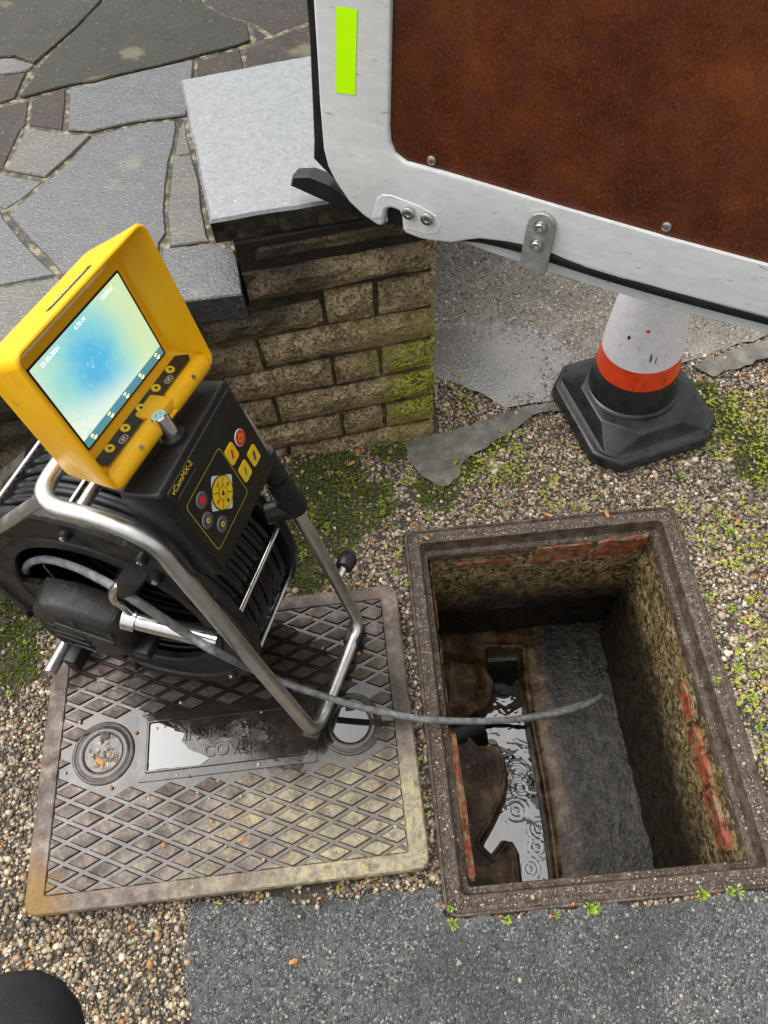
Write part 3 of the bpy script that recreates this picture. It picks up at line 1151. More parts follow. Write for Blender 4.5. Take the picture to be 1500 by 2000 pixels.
# ------------------------------------------------------------------ manhole: frame, chamber, water
def build_manhole():
    mh = empty('manhole', (0, 0, 0))
    tag(mh, 'open rusty manhole frame over a deep brick inspection chamber', 'manhole')
    prof = [(0, -.05), (0, .003), (.0015, .0045), (.0045, .0045), (.0055, .0012), (.008, -.0006), (.017, -.0010), (.0195, .0004), (.0215, .0012), (.033, .0012),
            (.036, 0), (.040, -.026), (.042, -.030), (.053, -.031), (.0555, -.034), (.0555, -.055)]
    loops = []
    for d, z in prof:
        d = d if d < .006 else .006 + (d - .006) * .76
        L = rrect(d, d, FW - d, FL - d, max(.020 - d * .35, .004), 6)
        loops.append([(x + random.uniform(-.0005, .0005), y + random.uniform(-.0005, .0005), z + random.uniform(-.0004, .0004)) for x, y in L])
    v, f = loops_geo(loops)
    auto_smooth(obj('frame', v, f, MT['frame'], mh), 50)

    # chamber walls: upper render stands proud of the lower wall
    def wall(name, x0, y0, x1, y1, nx, ny, z0, z1, mat, amp, seed, th=.05):
        """plane from (x0,y0) to (x1,y1), facing n=(nx,ny), with thickness behind"""
        r = np.random.default_rng(seed)
        a, b = np.array([x0, y0]), np.array([x1, y1])
        L = np.linalg.norm(b - a)
        nu, nv = int(L / .02), max(2, int((z1 - z0) / .02))
        V, Fc = [], []
        for j in range(nv + 1):
            for i in range(nu + 1):
                p = a + (b - a) * i / nu
                q = r.uniform(-amp, amp)
                zz = z0 + (z1 - z0) * j / nv
                if j == 0:
                    zz += r.uniform(-.006, .006)
                V.append((p[0] + nx * q, p[1] + ny * q, zz))
        for j in range(nv):
            for i in range(nu):
                k = j * (nu + 1) + i
                Fc.append((k, k + 1, k + nu + 2, k + nu + 1))
        n0 = len(V)                                      # back edge below, so the step has a real underside
        for i in range(nu + 1):
            p = V[i]
            V.append((p[0] - nx * th, p[1] - ny * th, p[2]))
        for i in range(nu):
            Fc.append((i + 1, i, n0 + i, n0 + i + 1))
        obj(name, V, Fc, mat, mh, smooth=True)
    X0, X1, Y0, Y1 = .0465, .4955, .0405, .6395
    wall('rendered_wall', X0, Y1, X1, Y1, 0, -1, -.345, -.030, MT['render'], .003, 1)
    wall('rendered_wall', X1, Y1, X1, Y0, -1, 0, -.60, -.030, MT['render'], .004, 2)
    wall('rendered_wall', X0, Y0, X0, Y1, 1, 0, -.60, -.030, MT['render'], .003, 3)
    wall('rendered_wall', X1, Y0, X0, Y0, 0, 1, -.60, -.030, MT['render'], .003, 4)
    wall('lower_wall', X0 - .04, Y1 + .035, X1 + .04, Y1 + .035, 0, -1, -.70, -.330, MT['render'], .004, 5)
    # exposed red bricks in the top course
    brs = [((.262, Y1 - .006, -.108), (.378, Y1 + .05, -.036)), ((.386, Y1 - .007, -.110), (.491, Y1 + .05, -.033)),
           ((.10, Y1 - .003, -.100), (.245, Y1 + .04, -.078)),
           ((X1 - .005, .28, -.125), (X1 + .04, .36, -.085)), ((X1 - .008, .17, -.135), (X1 + .04, .272, -.085)), ((X1 - .006, .065, -.140), (X1 + .04, .165, -.090)),
           ((X0 - .04, .052, -.125), (X0 + .009, .29, -.036)), ((X0 - .04, .50, -.11), (X0 + .003, .60, -.06))]
    for lo, hi in brs:
        bm = box_bm(lo, hi, .004, 1)
        bmesh.ops.subdivide_edges(bm, edges=[e for e in bm.edges if e.calc_length() > .04], cuts=3)
        for vv in bm.verts:
            vv.co += Vector((random.uniform(-.002, .002), random.uniform(-.002, .002), random.uniform(-.003, .003)))
        bm_obj('brick', bm, MT['brick'], mh)
    # benching with the open channel and two side branches
    h = -.60
    ch = [G(u, v, h)[:2] for u, v in [(950, 1270), (1016, 1270), (1022, 1340), (1034, 1420), (1050, 1500), (1070, 1620), (1086, 1760), (1024, 1760), (1013, 1665), (1002, 1645), (985, 1642), (962, 1672), (940, 1650),
                                      (965, 1605), (986, 1560), (992, 1520), (986, 1482), (975, 1456), (932, 1458), (900, 1420), (948, 1388), (962, 1368), (966, 1335), (952, 1310)]]
    xs, ys = np.linspace(.02, .52, 126), np.linspace(.02, .68, 166)
    X, Y = np.meshgrid(xs, ys)
    sdv = poly_sd(X, Y, ch)
    right = X > .235
    bench = np.where(right, -.592 + .05 * np.clip(X - .29, 0, 1) + 0 * X, -.588 + .22 * np.clip(.19 - X, 0, .2))
    lob = poly_sd(X, Y, [G(u, v, -.55)[:2] for u, v in [(860, 1270), (945, 1280), (955, 1330), (945, 1370), (900, 1410), (850, 1400)]])
    bench = bench + .03 * np.clip(-lob / .03, 0, 1) * (~right)
    patch = np.clip((fbm(X, Y, 22, 61) - .40) * 6, 0, 1) * np.clip((X - .335) / .03, 0, 1)
    nz = np.random.default_rng(5).normal(0, 1, X.shape) * (.00012 + .00050 * patch)
    nz = nz + .0016 * (fbm(X, Y, 48, 62) - .5) + .0011 * patch * (fbm(X, Y, 160, 63) - .5)
    t = np.clip((sdv + .008) / .012, 0, 1)
    t = t * t * (3 - 2 * t)
    bed = -.668 + .02 * np.clip((sdv + .04) / .04, 0, 1)
    lipm = np.exp(-((sdv - .008) / .006) ** 2) * .006
    Zb = bed * (1 - t) + (bench + lipm) * t + nz
    nx = len(xs)
    V = np.stack([X.ravel(), Y.ravel(), Zb.ravel()], 1)
    Fc = [(j * nx + i, j * nx + i + 1, (j + 1) * nx + i + 1, (j + 1) * nx + i) for j in range(len(ys) - 1) for i in range(nx - 1)]
    obj('benching', V, Fc, MT['bench'], mh, smooth=True)
    wq = [(.03, .02), (.40, .02), (.40, .68), (.03, .68)]
    o = obj('drain_water', [(x, y, -.643) for x, y in wq], [(0, 1, 2, 3)], MT['water'])
    tag(o, kind='structure')
    # pipe of the side branch and the outlet pipe under the far wall
    c = np.append(np.mean([G(918, 1428, -.6)[:2], G(905, 1420, -.6)[:2]], 0), -.62)
    v, f = tube_geo([c + np.array([.03, .01, 0]), c + np.array([-.05, -.02, .01]), c + np.array([-.09, -.03, .02])], .048, 20, caps=False)
    v2, f2 = tube_geo([c + np.array([.03, .01, 0]), c + np.array([-.09, -.03, .02])], .054, 20, caps=False)
    v, f = join_geo([(v, f), (v2, f2)])
    obj('branch_pipe', v, f, MT['black'], mh, smooth=True)
    return mh


build_manhole()


# ------------------------------------------------------------------ the lifted cover, lying beside its frame
CV_O = np.array([-.3377, .306, 0])
CV_A = .0223
CV = frame_matrix(CV_O, (math.cos(CV_A), math.sin(CV_A), 0), (-math.sin(CV_A), math.cos(CV_A), 0), (0, 0, 1))
CW, CL, CT_Z = .635, .488, .030


def clip_rect(P, x0, y0, x1, y1):
    for ax, lim, sg in ((0, x0, 1), (0, x1, -1), (1, y0, 1), (1, y1, -1)):
        Q = []
        for a, b in zip(P, P[1:] + P[:1]):
            fa, fb = sg * (a[ax] - lim), sg * (b[ax] - lim)
            if fa >= 0:
                Q.append(a)
            if fa * fb < 0:
                t = fa / (fa - fb)
                Q.append((a[0] + (b[0] - a[0]) * t, a[1] + (b[1] - a[1]) * t))
        P = Q
        if len(P) < 3:
            return []
    return P


def build_cover():
    cv = empty('manhole_cover', mat=CV)
    tag(cv, 'rectangular wet cast iron cover with raised diamonds and cast lettering', 'manhole cover')
    base = .0258
    iw, il = CW / 2 - .030, CL / 2 - .026
    loops = []
    for d, z, r in ((.004, .001, .018), (0, .006, .020), (0, .0265, .020), (.0025, .030, .018)):
        loops.append([(x, y, z) for x, y in rrect(-CW / 2 + d, -CL / 2 + d, CW / 2 - d, CL / 2 - d, r, 5)])
    for d, z in ((0, .030), (.002, base)):
        loops.append([(x, y, z) for x, y in rrect(-iw + d, -il + d, iw - d, il - d, .004, 5)])
    v, f = loops_geo(loops, cap0=True)
    auto_smooth(obj('rim', v, f, MT['iron'], cv), 35)
    L = rrect(-iw + .002, -il + .002, iw - .002, il - .002, .004, 5)
    obj('grooved_plate', [(x, y, base) for x, y in L], [tuple(range(len(L)))], MT['iron_wet'], cv)
    # raised diamonds
    px, py = .0665, .0315
    hw, hh = .0278, .0129
    count = 0
    for j in range(-9, 10):
        for i in range(-6, 7):
            for off in (0, 1):
                cx, cy = (i + .5 * off) * px + .004, (j + .5 * off) * py
                if abs(cx) < .178 and abs(cy + .005) < .066:
                    continue
                if min(math.hypot(cx - .212, cy + .006), math.hypot(cx + .212, cy + .006)) < .062:
                    continue
                P = [(cx - hw, cy), (cx, cy - hh), (cx + hw, cy), (cx, cy + hh)]
                P = clip_rect(P, -iw + .0015, -il + .0015, iw - .0015, il - .0015)
                if len(P) < 3:
                    continue
                ar = abs(.5 * sum(a[0] * b[1] - b[0] * a[1] for a, b in zip(P, P[1:] + P[:1])))
                if ar < 5e-5:
                    continue
                c = np.mean(P, 0)
                top = [(c[0] + (p[0] - c[0]) * .82, c[1] + (p[1] - c[1]) * .80) for p in P]
                mid = [(c[0] + (p[0] - c[0]) * .89, c[1] + (p[1] - c[1]) * .87) for p in P]
                zz = .0300 + random.uniform(-.0005, .0004)
                v, f = loops_geo([[(*p, base - .0005) for p in P], [(*p, zz - .0008) for p in mid], [(*p, zz) for p in top]], cap1=True)
                do = obj('raised_diamond', v, f, [MT['iron'], MT['side_shade']], cv)
                for q in list(do.data.polygons)[:len(P)]:
                    q.material_index = 1
                count += 1
    # plate for the name, framed, letters standing in it
    po, pi = rrect(-.152, -.062, .150, .052, .004, 3), rrect(-.1385, -.0495, .1365, .0395, .003, 3)
    p2 = rrect(-.134, -.045, .132, .035, .003, 3)
    v, f = loops_geo([[(*p, base - .001) for p in po], [(*p, .0292) for p in po], [(*p, .0296) for p in pi], [(*p, .0318) for p in rrect(-.1370, -.0480, .1350, .0380, .003, 3)],
                      [(*p, .0318) for p in rrect(-.1345, -.0455, .1325, .0355, .003, 3)], [(*p, .0262) for p in p2]], cap1=True)
    auto_smooth(obj('name_panel', v, f, MT['iron_wet'], cv), 30)
    for body, y, s in (('INSPECTION', .008, .031), ('COVER', -.024, .031)):
        o = text('lettering', body, s, MT['iron_wet'], cv, Matrix.Translation((.006, y, .0268)) @ Matrix.Diagonal((.93, .92, 1, 1)), .0014, bev=.0005)
    # standing water in the panel's left part
    P = [(-.1335, -.0445), (-.045, -.0445), (-.03, -.036), (-.048, -.025), (-.066, -.016), (-.078, -.002), (-.072, .012), (-.090, .022), (-.104, .0345), (-.1335, .0345)]
    sheet('standing_water', [(.0, 0)] and P, .0276, MT['puddle'], cv, jag=.0012, step=.008)
    # two lifting-key bosses
    for sx in (-1, 1):
        cx, cy = .212 * sx, -.006
        prof = [(.0535, base - .001), (.0530, .0282), (.0510, .0292), (.0490, .0292), (.0470, .0278), (.0455, .0278), (.0435, .0290), (.0345, .0290), (.0330, .0280), (.0315, .0250)]
        lathe('key_boss', prof, MT['iron_wet'], cv, 40, (0, 0, 1), (cx, cy, 0), caps=False, ang=35)
        lathe('keyhole_pit', [(.0325, .0262), (.0325, .0215)], MT['iron_wet'], cv, 32, (0, 0, 1), (cx, cy, 0))
        L = [(cx + .0318 * math.cos(a), cy + .0318 * math.sin(a), .0278) for a in np.linspace(0, 2 * math.pi, 32, endpoint=False)]
        obj('standing_water', L, [tuple(range(32))], MT['puddle'] if sx > 0 else MT['murky'], cv)
        box('key_lug', (cx - .007, cy + .022, .024), (cx + .009, cy + .034, .0305), MT['iron'], cv, .002)
    return cv


build_cover()

# ------------------------------------------------------------------ camera reel
E1 = unit([.353, .930, -.10])
E2 = unit([E1[1], -E1[0], 0])
E3 = np.cross(E2, E1)
RO = np.array([-.453, .441, .287])
RB = .238                                     # the empty stands at the reel's base
REEL_M = frame_matrix(RO - E3 * RB, E2, E1, E3)


def R_(s, w, t):
    return np.array([s, w, t + RB])


def world_to_reel(P):
    d = np.array(P) - RO
    return np.array([d @ E2, d @ E1, d @ E3 + RB])


def at_w(u, v, w):
    return world_to_reel(on_plane(u, v, RO + E1 * w, E1))


def ring_disc(w0, w1, r0, r1, seg=64):
    prof = [(r0, w0 + .003), (r0 + .003, w0), (r0 + .018, w0), (r0 + .021, w0 + .003), (r1 - .024, w0 + .003), (r1 - .021, w0 - .001), (r1 - .004, w0 - .001), (r1, w0 + .003), (r1, w1), (r0, w1), (r0, w0 + .003)]
    return lathe_geo(prof, seg, (0, 1, 0), R_(0, 0, 0), caps=False)


def build_reel():
    rl = empty('inspection_camera_reel', mat=REEL_M)
    tag(rl, 'cable reel with black drum and bent steel tube frame standing on the iron cover', 'cable reel')
    st = MT['steel']
    wn, wf = -.031, .182
    near = [R_(.310, wn, -.221), R_(.237, wn, .05), R_(.172, wn, .300), R_(.12, wn, .322), R_(.028, wn, .322)]
    far = [R_(.028, wf, .322), R_(.12, wf, .322), R_(.180, wf, .300), R_(.252, wf, .05), R_(.321, wf, -.221)]
    tube('frame_tube', fillet(near + far, .038, 6, closed=True), .0109, st, rl, 16, closed=True)
    tube('cross_tube', [R_(.085, wn, .322), R_(.085, wf, .322)], .0075, st, rl, 12)
    rear = [R_(.034, wn + .012, .318), R_(-.33, wn + .012, -.02), R_(-.37, wn + .012, -.222), R_(-.37, wf, -.222), R_(-.33, wf, -.02), R_(.034, wf, .318)]
    tube('rear_leg_tube', fillet(rear, .03, 5), .0085, st, rl, 12)
    tube('foot_bar', fillet([R_(-.173, -.055, -.222), R_(-.178, .205, -.222), R_(-.10, .205, .05), R_(.11, .205, .315)], .04, 5), .0118, st, rl, 14)
    for s, w in ((.306, -.020), (.318, .160)):
        box('rubber_foot', R_(s - .016, w - .022, -.2455), R_(s + .014, w + .022, -.212), MT['rubber'], rl, .005)
    box('rubber_foot', R_(-.160, -.030, -.250), R_(-.135, .012, -.212), MT['rubber'], rl, .004)
    # drum: two rings, rods, coil
    for nm, w0, w1, mt in (('drum_ring', 0, .014, 'dusty'), ('drum_ring', .160, .174, 'black')):
        v, f = ring_disc(w0, w1, .155, .231)
        o = obj(nm, v, f, MT[mt], rl)
        auto_smooth(o, 30)
    for k in range(10):
        a = 2 * math.pi * k / 10 + .32
        tube('drum_rod', [R_(.224 * math.cos(a), .004, .224 * math.sin(a)), R_(.224 * math.cos(a), .168, .224 * math.sin(a))], .0042, MT['bright'], rl, 8)
    v, f = lathe_geo([(.226, .150), (.226, .166), (.16, .166), (.16, .150)], 48, (0, 1, 0), R_(0, 0, 0))
    # one continuous cable, wound in an outer and an inner layer
    P = []
    turns, per = 12, 56
    for layer, (rr, dirn) in enumerate(((.211, 1), (.199, -1), (.168, 1))):
        for k in range(turns * per):
            q = k / (turns * per)
            w = .021 + .132 * (q if dirn > 0 else 1 - q)
            w += .0018 * math.sin(k * .021 + layer)
            a = 2 * math.pi * k / per
            r2 = rr + .0025 * math.sin(a * 2.3 + layer * 2 + int(k / per) * 1.7)
            P.append(R_(r2 * math.cos(a), w, r2 * math.sin(a)))
    vc, fc = tube_geo(P, .0062, 6)
    obj('wound_cable', vc, fc, MT['cable'], rl, smooth=True)
    v, f = lathe_geo([(.190, .014), (.190, .160)], 40, (0, 1, 0), R_(0, 0, 0), caps=False)
    obj('coil_core', v, f, MT['rubber'], rl, smooth=True)
    v, f = lathe_geo([(.002, .166), (.162, .166)], 40, (0, 1, 0), R_(0, 0, 0), caps=False)
    obj('back_plate', v, f, MT['black'], rl)
    # hub: bulky cover on the axle, and the plate that joins it to the ring
    hub = [(-.102, -.035), (-.085, -.058), (-.03, -.064), (.045, -.058), (.065, -.03), (.068, .03), (.05, .062), (-.02, .074), (-.075, .066), (-.10, .03)]
    bm = bmesh.new()
    vs0 = [bm.verts.new(R_(s - .005, -.005, t + .005)) for s, t in hub]
    vs1 = [bm.verts.new(R_(s * .92 - .005, -.046, t * .9 + .005)) for s, t in hub]
    vs2 = [bm.verts.new(R_(s * .78 - .005, -.056, t * .74 + .005)) for s, t in hub]
    n = len(hub)
    for A, B in ((vs0, vs1), (vs1, vs2)):
        for i in range(n):
            bm.faces.new((A[i], A[(i + 1) % n], B[(i + 1) % n], B[i]))
    bm.faces.new(vs2)
    bm.faces.new(vs0[::-1])
    bmesh.ops.bevel(bm, geom=list(bm.edges), offset=.004, segments=2, profile=.5, affect='EDGES')
    hb = auto_smooth(bm_obj('hub_cover', bm, MT['dusty'], rl), 30)
    for s, t in ((-.075, .02), (-.02, .058), (.045, .045), (.04, -.04), (-.06, -.035)):
        lathe('bolt', [(.006, -.058), (.006, -.050), (.0045, -.047)], MT['rubber'], hb, 10, (0, 1, 0), R_(s * .85, 0, t * .85))
    tube('rib', [R_(-.05, -.057, .035), R_(.04, -.057, .02)], .004, MT['dusty'], hb, 8)
    tube('rib', [R_(-.085, -.052, .005), R_(-.06, -.056, -.03)], .004, MT['dusty'], hb, 8)
    for k in range(4):
        t0 = -.030 + .018 * k
        tube('rib', [R_(-.070, -.0555, t0), R_(-.012, -.0575, t0 - .002)], .0022, MT['dusty'], hb, 6)
    box('lug', R_(.050, -.050, -.035), R_(.078, -.014, -.012), MT['rubber'], hb, .004)
    box('lug', R_(-.020, -.040, -.074), R_(.020, -.010, -.050), MT['rubber'], hb, .005)
    box('vent', R_(-.052, -.0585, .012), R_(.030, -.0545, .020), MT['black'], hb, .0012)
    pa = [(.158 * math.cos(a), .158 * math.sin(a)) for a in np.linspace(math.radians(178), math.radians(255), 9)]
    pl_ = pa + [(.02, -.05), (-.05, .03)]
    V = [R_(s, .002, t) for s, t in pl_] + [R_(s, .012, t) for s, t in pl_]
    m = len(pl_)
    Fc = [tuple(range(m)), tuple(range(2 * m - 1, m - 1, -1))] + [(i, i + m, (i + 1) % m + m, (i + 1) % m) for i in range(m)]
    obj('spoke_plate', V, Fc, MT['dusty'], rl)
    lathe('axle', [(.022, -.02), (.022, .19)], st, rl, 20, (0, 1, 0), R_(0, 0, 0))
    # arm from the hub to the frame, clamp and rod guide
    a0, a1 = at_w(252, 1207, -.045), at_w(425, 1250, -.034)
    tube('hub_arm', [a0, a1], .0135, MT['bright'], rl, 16)
    d = unit(a1 - a0)
    tube('clamp', [a0 - d * .006, a0 + d * .012], .0175, MT['bright'], rl, 12)
    g = [at_w(u, v, w) for u, v, w in ((254, 1196, -.055), (238, 1182, -.062), (223, 1172, -.066), (221, 1156, -.066), (232, 1143, -.062), (250, 1136, -.055))]
    tube('rod_guide', catmull(g, 5), .0052, MT['bright'], rl, 10)
    q0, q1 = at_w(243, 1148, -.056), at_w(262, 1122, -.056)
    tube('guide_roller', [q0, q1], .0135, MT['rubber'], rl, 14)
    # bolts round the near ring
    for s, t in ((.11, .194), (.118, .15), (.006, .208), (-.194, -.105), (-.03, -.214), (.171, -.12), (-.19, .11)):
        lathe('bolt', [(.0085, .002), (.0085, -.008), (.0065, -.010)], MT['rubber'], rl, 12, (0, 1, 0), R_(s, 0, t))
        lathe('bolt_end', [(.004, -.0095), (.0035, -.0125)], MT['bright'], rl, 8, (0, 1, 0), R_(s, 0, t))
    # black clamps on the far tube, brake knob outside it
    up0, up1 = R_(.252, wf, .05), R_(.180, wf, .300)
    dd = unit(up1 - up0)
    for k, (a, b, r) in enumerate(((.055, .090, .0205), (.091, .123, .0185), (.124, .175, .0165))):
        tube('frame_clamp', [up0 + dd * a, up0 + dd * b], r, MT['rubber'], rl, 18)
    kb = up0 + dd * .062
    tube('clamp_boss', [kb + np.array([-.002, -.004, .0]), kb + np.array([-.034, -.022, -.004])], .017, MT['black'], rl, 18)
    kn0 = at_w(662, 1128, .198)
    kn1 = at_w(676, 1098, .232)
    tube('knob_pin', [kn0, kn1], .0075, MT['bright'], rl, 10)
    ax = unit(kn1 - kn0)
    lathe('brake_knob', [(.006, -.016), (.0135, -.013), (.0165, -.004), (.017, .006), (.0135, .015), (.006, .0185)], MT['rubber'], rl, 18, ax, kn1)
    # the grey push rod, out of the drum and down the manhole
    pts = []
    for u, v, w in ((100, 1186, .060), (68, 1150, .035), (50, 1118, .020), (60, 1098, .006), (95, 1093, -.004), (150, 1109, -.020), (205, 1136, -.045), (245, 1160, -.062), (300, 1196, -.062), (370, 1242, -.056), (430, 1277, -.060)):
        pts.append(at_w(u, v, w))
    for u, v, z in ((520, 1319, .150), (600, 1349, .112), (700, 1380, .078), (790, 1399, .050), (860, 1407, .025), (960, 1408, -.040), (1050, 1400, -.12), (1120, 1386, -.20), (1162, 1369, -.29), (1175, 1359, -.37), (1160, 1366, -.46),
                    (1110, 1382, -.54), (1030, 1399, -.59), (960, 1409, -.62), (905, 1424, -.63)):
        pts.append(world_to_reel(G(u, v, z)))
    tube('push_rod', catmull(pts, 6), .0058, MT['rod'], rl, 10)
    # thin yellow green leader inside the drum
    tube('leader_cord', catmull([at_w(84, 1103, .03), at_w(105, 1128, .03), at_w(122, 1142, .03), at_w(132, 1150, .03)], 4), [.0012] * 8 + [.0028] * 5, MT['glow_tip'], rl, 6)
    return rl


build_reel()


# ------------------------------------------------------------------ control unit: key box and hooded monitor
BU = unit([.224, -.188, -.956])
BN = unit(np.cross(E1, -BU))
BA = np.array([-.1823, .2814, .0700])
BOX_M = frame_matrix(BA, E1, -BU, BN)
MX = unit([.4540, .8890, -.0600])
MM = np.array([.877, -.434, .206])
MM = unit(MM - (MM @ MX) * MX)
MY = np.cross(MM, MX)
MC = CAM + (np.array([-.483, .860, .373]) - CAM) * (.15 / .24)


def disc_geo(cx, cy, z0, z1, r, seg=24, bev=.0004):
    return lathe_geo([(r, z0), (r, z1 - bev), (r - bev, z1)], seg, (0, 0, 1), (cx, cy, 0))


def flat(poly, z):
    return [(x, y, z) for x, y in poly], [tuple(range(len(poly)))]


def multi(name, pieces, parent):
    """several flat or raised shapes, each with its own print colour, as one key"""
    V, Fc, mi, mats = [], [], [], []
    for (v, f), m in pieces:
        if m not in mats:
            mats.append(m)
        o = len(V)
        V += [tuple(p) for p in v]
        for q in f:
            Fc.append(tuple(i + o for i in q))
            mi.append(mats.index(m))
    me = pymesh(name, V, Fc)
    ob = link(name, me, [MT[k] for k in mats], parent)
    for p, i in zip(me.polygons, mi):
        p.material_index = i
    return ob


def build_control_unit():
    cu = empty('control_unit', mat=BOX_M)
    tag(cu, 'black key box with swivelling yellow hooded monitor fixed on the reel frame', 'control unit')
    w0, w1, v0, v1, h0, h1 = .0135, .1955, .452, .603, -.006, .052
    bm = box_bm((w0, v0, h0), (w1, v1, h1 - .001))
    bmesh.ops.bevel(bm, geom=list(bm.edges), offset=.007, segments=3, profile=.5, affect='EDGES')
    bx = auto_smooth(bm_obj('key_box', bm, MT['black'], cu), 35)
    # flange below and shallow step round the front
    box('lower_flange', (w0 + .012, v0 - .016, h0 + .006), (w1 - .012, v0 + .002, h1 - .014), MT['black'], bx, .005)
    Lo, Li = rrect(w0 + .007, v0 + .007, w1 - .007, v1 - .007, .006, 4), rrect(w0 + .009, v0 + .009, w1 - .009, v1 - .009, .005, 4)
    v, f = loops_geo([[(*p, h1 - .003) for p in Lo], [(*p, h1 + .0005) for p in Li]], cap1=True)
    obj('key_membrane', v, f, MT['black'], bx)
    Z = h1 + .0006

    def disc(cx, cy, r, dz, seg=28):
        return [(cx + r * math.cos(a), cy + r * math.sin(a), Z + dz) for a in np.linspace(0, 2 * math.pi, seg, endpoint=False)], [tuple(range(seg))]

    def plate(poly, dz):
        return flat(poly, Z + dz)

    def rot(poly, a, cx, cy):
        c, s = math.cos(a), math.sin(a)
        return [(cx + c * x - s * y, cy + s * x + c * y) for x, y in poly]
    # outline round the playback keys
    c4 = [(.1195, .5612), (.0326, .5617), (.0330, .4828), (.1228, .4805)]
    oo, oi = rrect(.0315, .4805, .1225, .5630, .006, 4), rrect(.0325, .4815, .1215, .5620, .0055, 4)
    v, f = loops_geo([[(*p, Z + .0002) for p in oo], [(*p, Z + .0002) for p in oi]])
    obj('key_outline', v, f, MT['ink_line'], bx)
    # playback dial
    cx, cy, R = .0868, .5222, .0200
    ps = [(plate(rot(rrect(-.0205, -.0205, .0205, .0205, .003, 2), math.radians(45), cx, cy), .0003), 'key_pale'),
          (disc_geo(cx, cy, Z, Z + .0012, R + .0012, 36), 'ink'), (disc(cx, cy, R, .0014, 36), 'key_yellow')]
    for a in (45, 135, 225, 315):
        a_ = math.radians(a - 45 + 45)
        ps.append((plate(rot([(.008, -.0004), (R, -.0004), (R, .0004), (.008, .0004)], a_, cx, cy), .0016), 'ink'))
    ps.append((disc(cx, cy, .0084, .0017), 'ink'))
    ps.append((disc(cx, cy, .0076, .0018), 'key_yellow'))
    ps.append((plate(rot([(-.0035, -.003), (.0035, -.003), (0, .0045)], math.radians(-35), cx, cy), .0020), 'ink'))
    for k, sh in ((0, [[(-.0026, -.002), (-.0026, .002), (.0002, 0)], [(.0004, -.002), (.0004, .002), (.0030, 0)]]),
                  (90, [[(-.0022, -.002), (-.0010, -.002), (-.0010, .002), (-.0022, .002)], [(.0010, -.002), (.0022, -.002), (.0022, .002), (.0010, .002)]]),
                  (180, [[(.0026, -.002), (.0026, .002), (-.0002, 0)], [(-.0004, -.002), (-.0004, .002), (-.0030, 0)]]),
                  (270, [[(-.002, -.002), (.002, -.002), (.002, .002), (-.002, .002)]])):
        ox, oy = cx + .0138 * math.cos(math.radians(k)), cy + .0138 * math.sin(math.radians(k))
        for s in sh:
            ps.append((plate([(ox + x, oy + y) for x, y in s], .0019), 'ink'))
    multi('playback_dial', ps, bx)
    # round keys
    ps = [(disc_geo(.0555, .5464, Z, Z + .0012, .0098), 'key_rim'), (disc(.0555, .5464, .0088, .0014), 'key_grey'), (disc(.0555, .5464, .0048, .0016), 'key_rec')]
    multi('record_key', ps, bx)
    for (x, y) in ((.0451, .5225), (.0592, .4972)):
        ps = [(disc_geo(x, y, Z, Z + .0012, .0098), 'key_rim'), (disc(x, y, .0090, .0014), 'key_grey'), (disc(x, y, .0034, .0016), 'key_yellow'), (disc(x, y, .0013, .0018), 'ink'),
              (plate([(x - .0062, y - .001), (x - .004, y - .001), (x - .004, y + .001), (x - .0062, y + .001)], .0016), 'ink')]
        multi('camera_key', ps, bx)
    # power key and three yellow square keys
    x, y = .1592, .5392
    ps = [(disc_geo(x, y, Z, Z + .0012, .0108), 'key_pale'), (disc(x, y, .0100, .0014), 'key_red'), (disc(x, y, .0050, .0016), 'key_yellow'), (disc(x, y, .0040, .0017), 'key_red'), (disc(x, y, .0018, .0018), 'key_green'),
          (plate([(x - .0006, y + .003), (x + .0006, y + .003), (x + .0006, y + .0068), (x - .0006, y + .0068)], .0019), 'key_yellow')]
    multi('power_key', ps, bx)
    sq = rrect(-.0100, -.0120, .0100, .0120, .0035, 3)
    pic = {'microphone_key': ('key_red', rrect(-.0022, -.004, .0022, .006, .002, 2), [(-.0045, -.006), (.0045, -.006), (0, -.002)]),
           'keyboard_key': ('key_grey', rrect(-.0026, -.0062, .0026, .0062, .001, 2), None),
           'torch_key': ('key_green', rrect(-.0018, -.006, .0018, .006, .0016, 2), [(-.0012, .002), (.0012, .002), (0, .0055)])}
    for nm, (x, y) in (('microphone_key', (.1335, .5384)), ('keyboard_key', (.1637, .5023)), ('torch_key', (.1368, .5034))):
        cp_, sh, ex = pic[nm]
        a = math.radians(-25)
        vv, ff = loops_geo([[(x + px, y + py, Z) for px, py in sq], [(x + px, y + py, Z + .0010) for px, py in sq], [(x + px * .96, y + py * .96, Z + .0013) for px, py in sq]], cap1=True)
        ps = [((vv, ff), 'key_yellow'), (plate(rot(sh, a, x, y), .0015), cp_)]
        if ex and nm == 'microphone_key':
            ps.append((plate(rot(ex, a, x, y), .0015), cp_))
        multi(nm, ps, bx)
    text('lettering', 'vCamMX-2', .0102, MT['ink_yellow'], bx, Matrix.Translation((.0525, .5888, Z + .0001)) @ Matrix.Shear('XZ', 4, (0, 0)), .0001)
    obj('printed_line', *flat([(.0305, .5780), (.0757, .5780), (.0757, .5787), (.0305, .5787)], Z + .0003), MT['key_rim'], bx)
    # swivel post on the box top
    lathe('post_collar', [(.0155, .0), (.0155, .006), (.0125, .009)], MT['rubber'], cu, 20, (0, 1, 0), (.0985, v1 - .001, .026))
    lathe('swivel_post', [(.0098, 0), (.0098, .034), (.0085, .0355), (.004, .0355), (.0038, .0345)], MT['bright'], cu, 20, (0, 1, 0), (.0985, v1, .026))

    # ---- monitor, in its own axes (x along the screen, y up it, z out of it)
    B3 = np.array([E1, -BU, BN]).T

    def to_box(P):
        return B3.T @ (np.array(P) - BA)
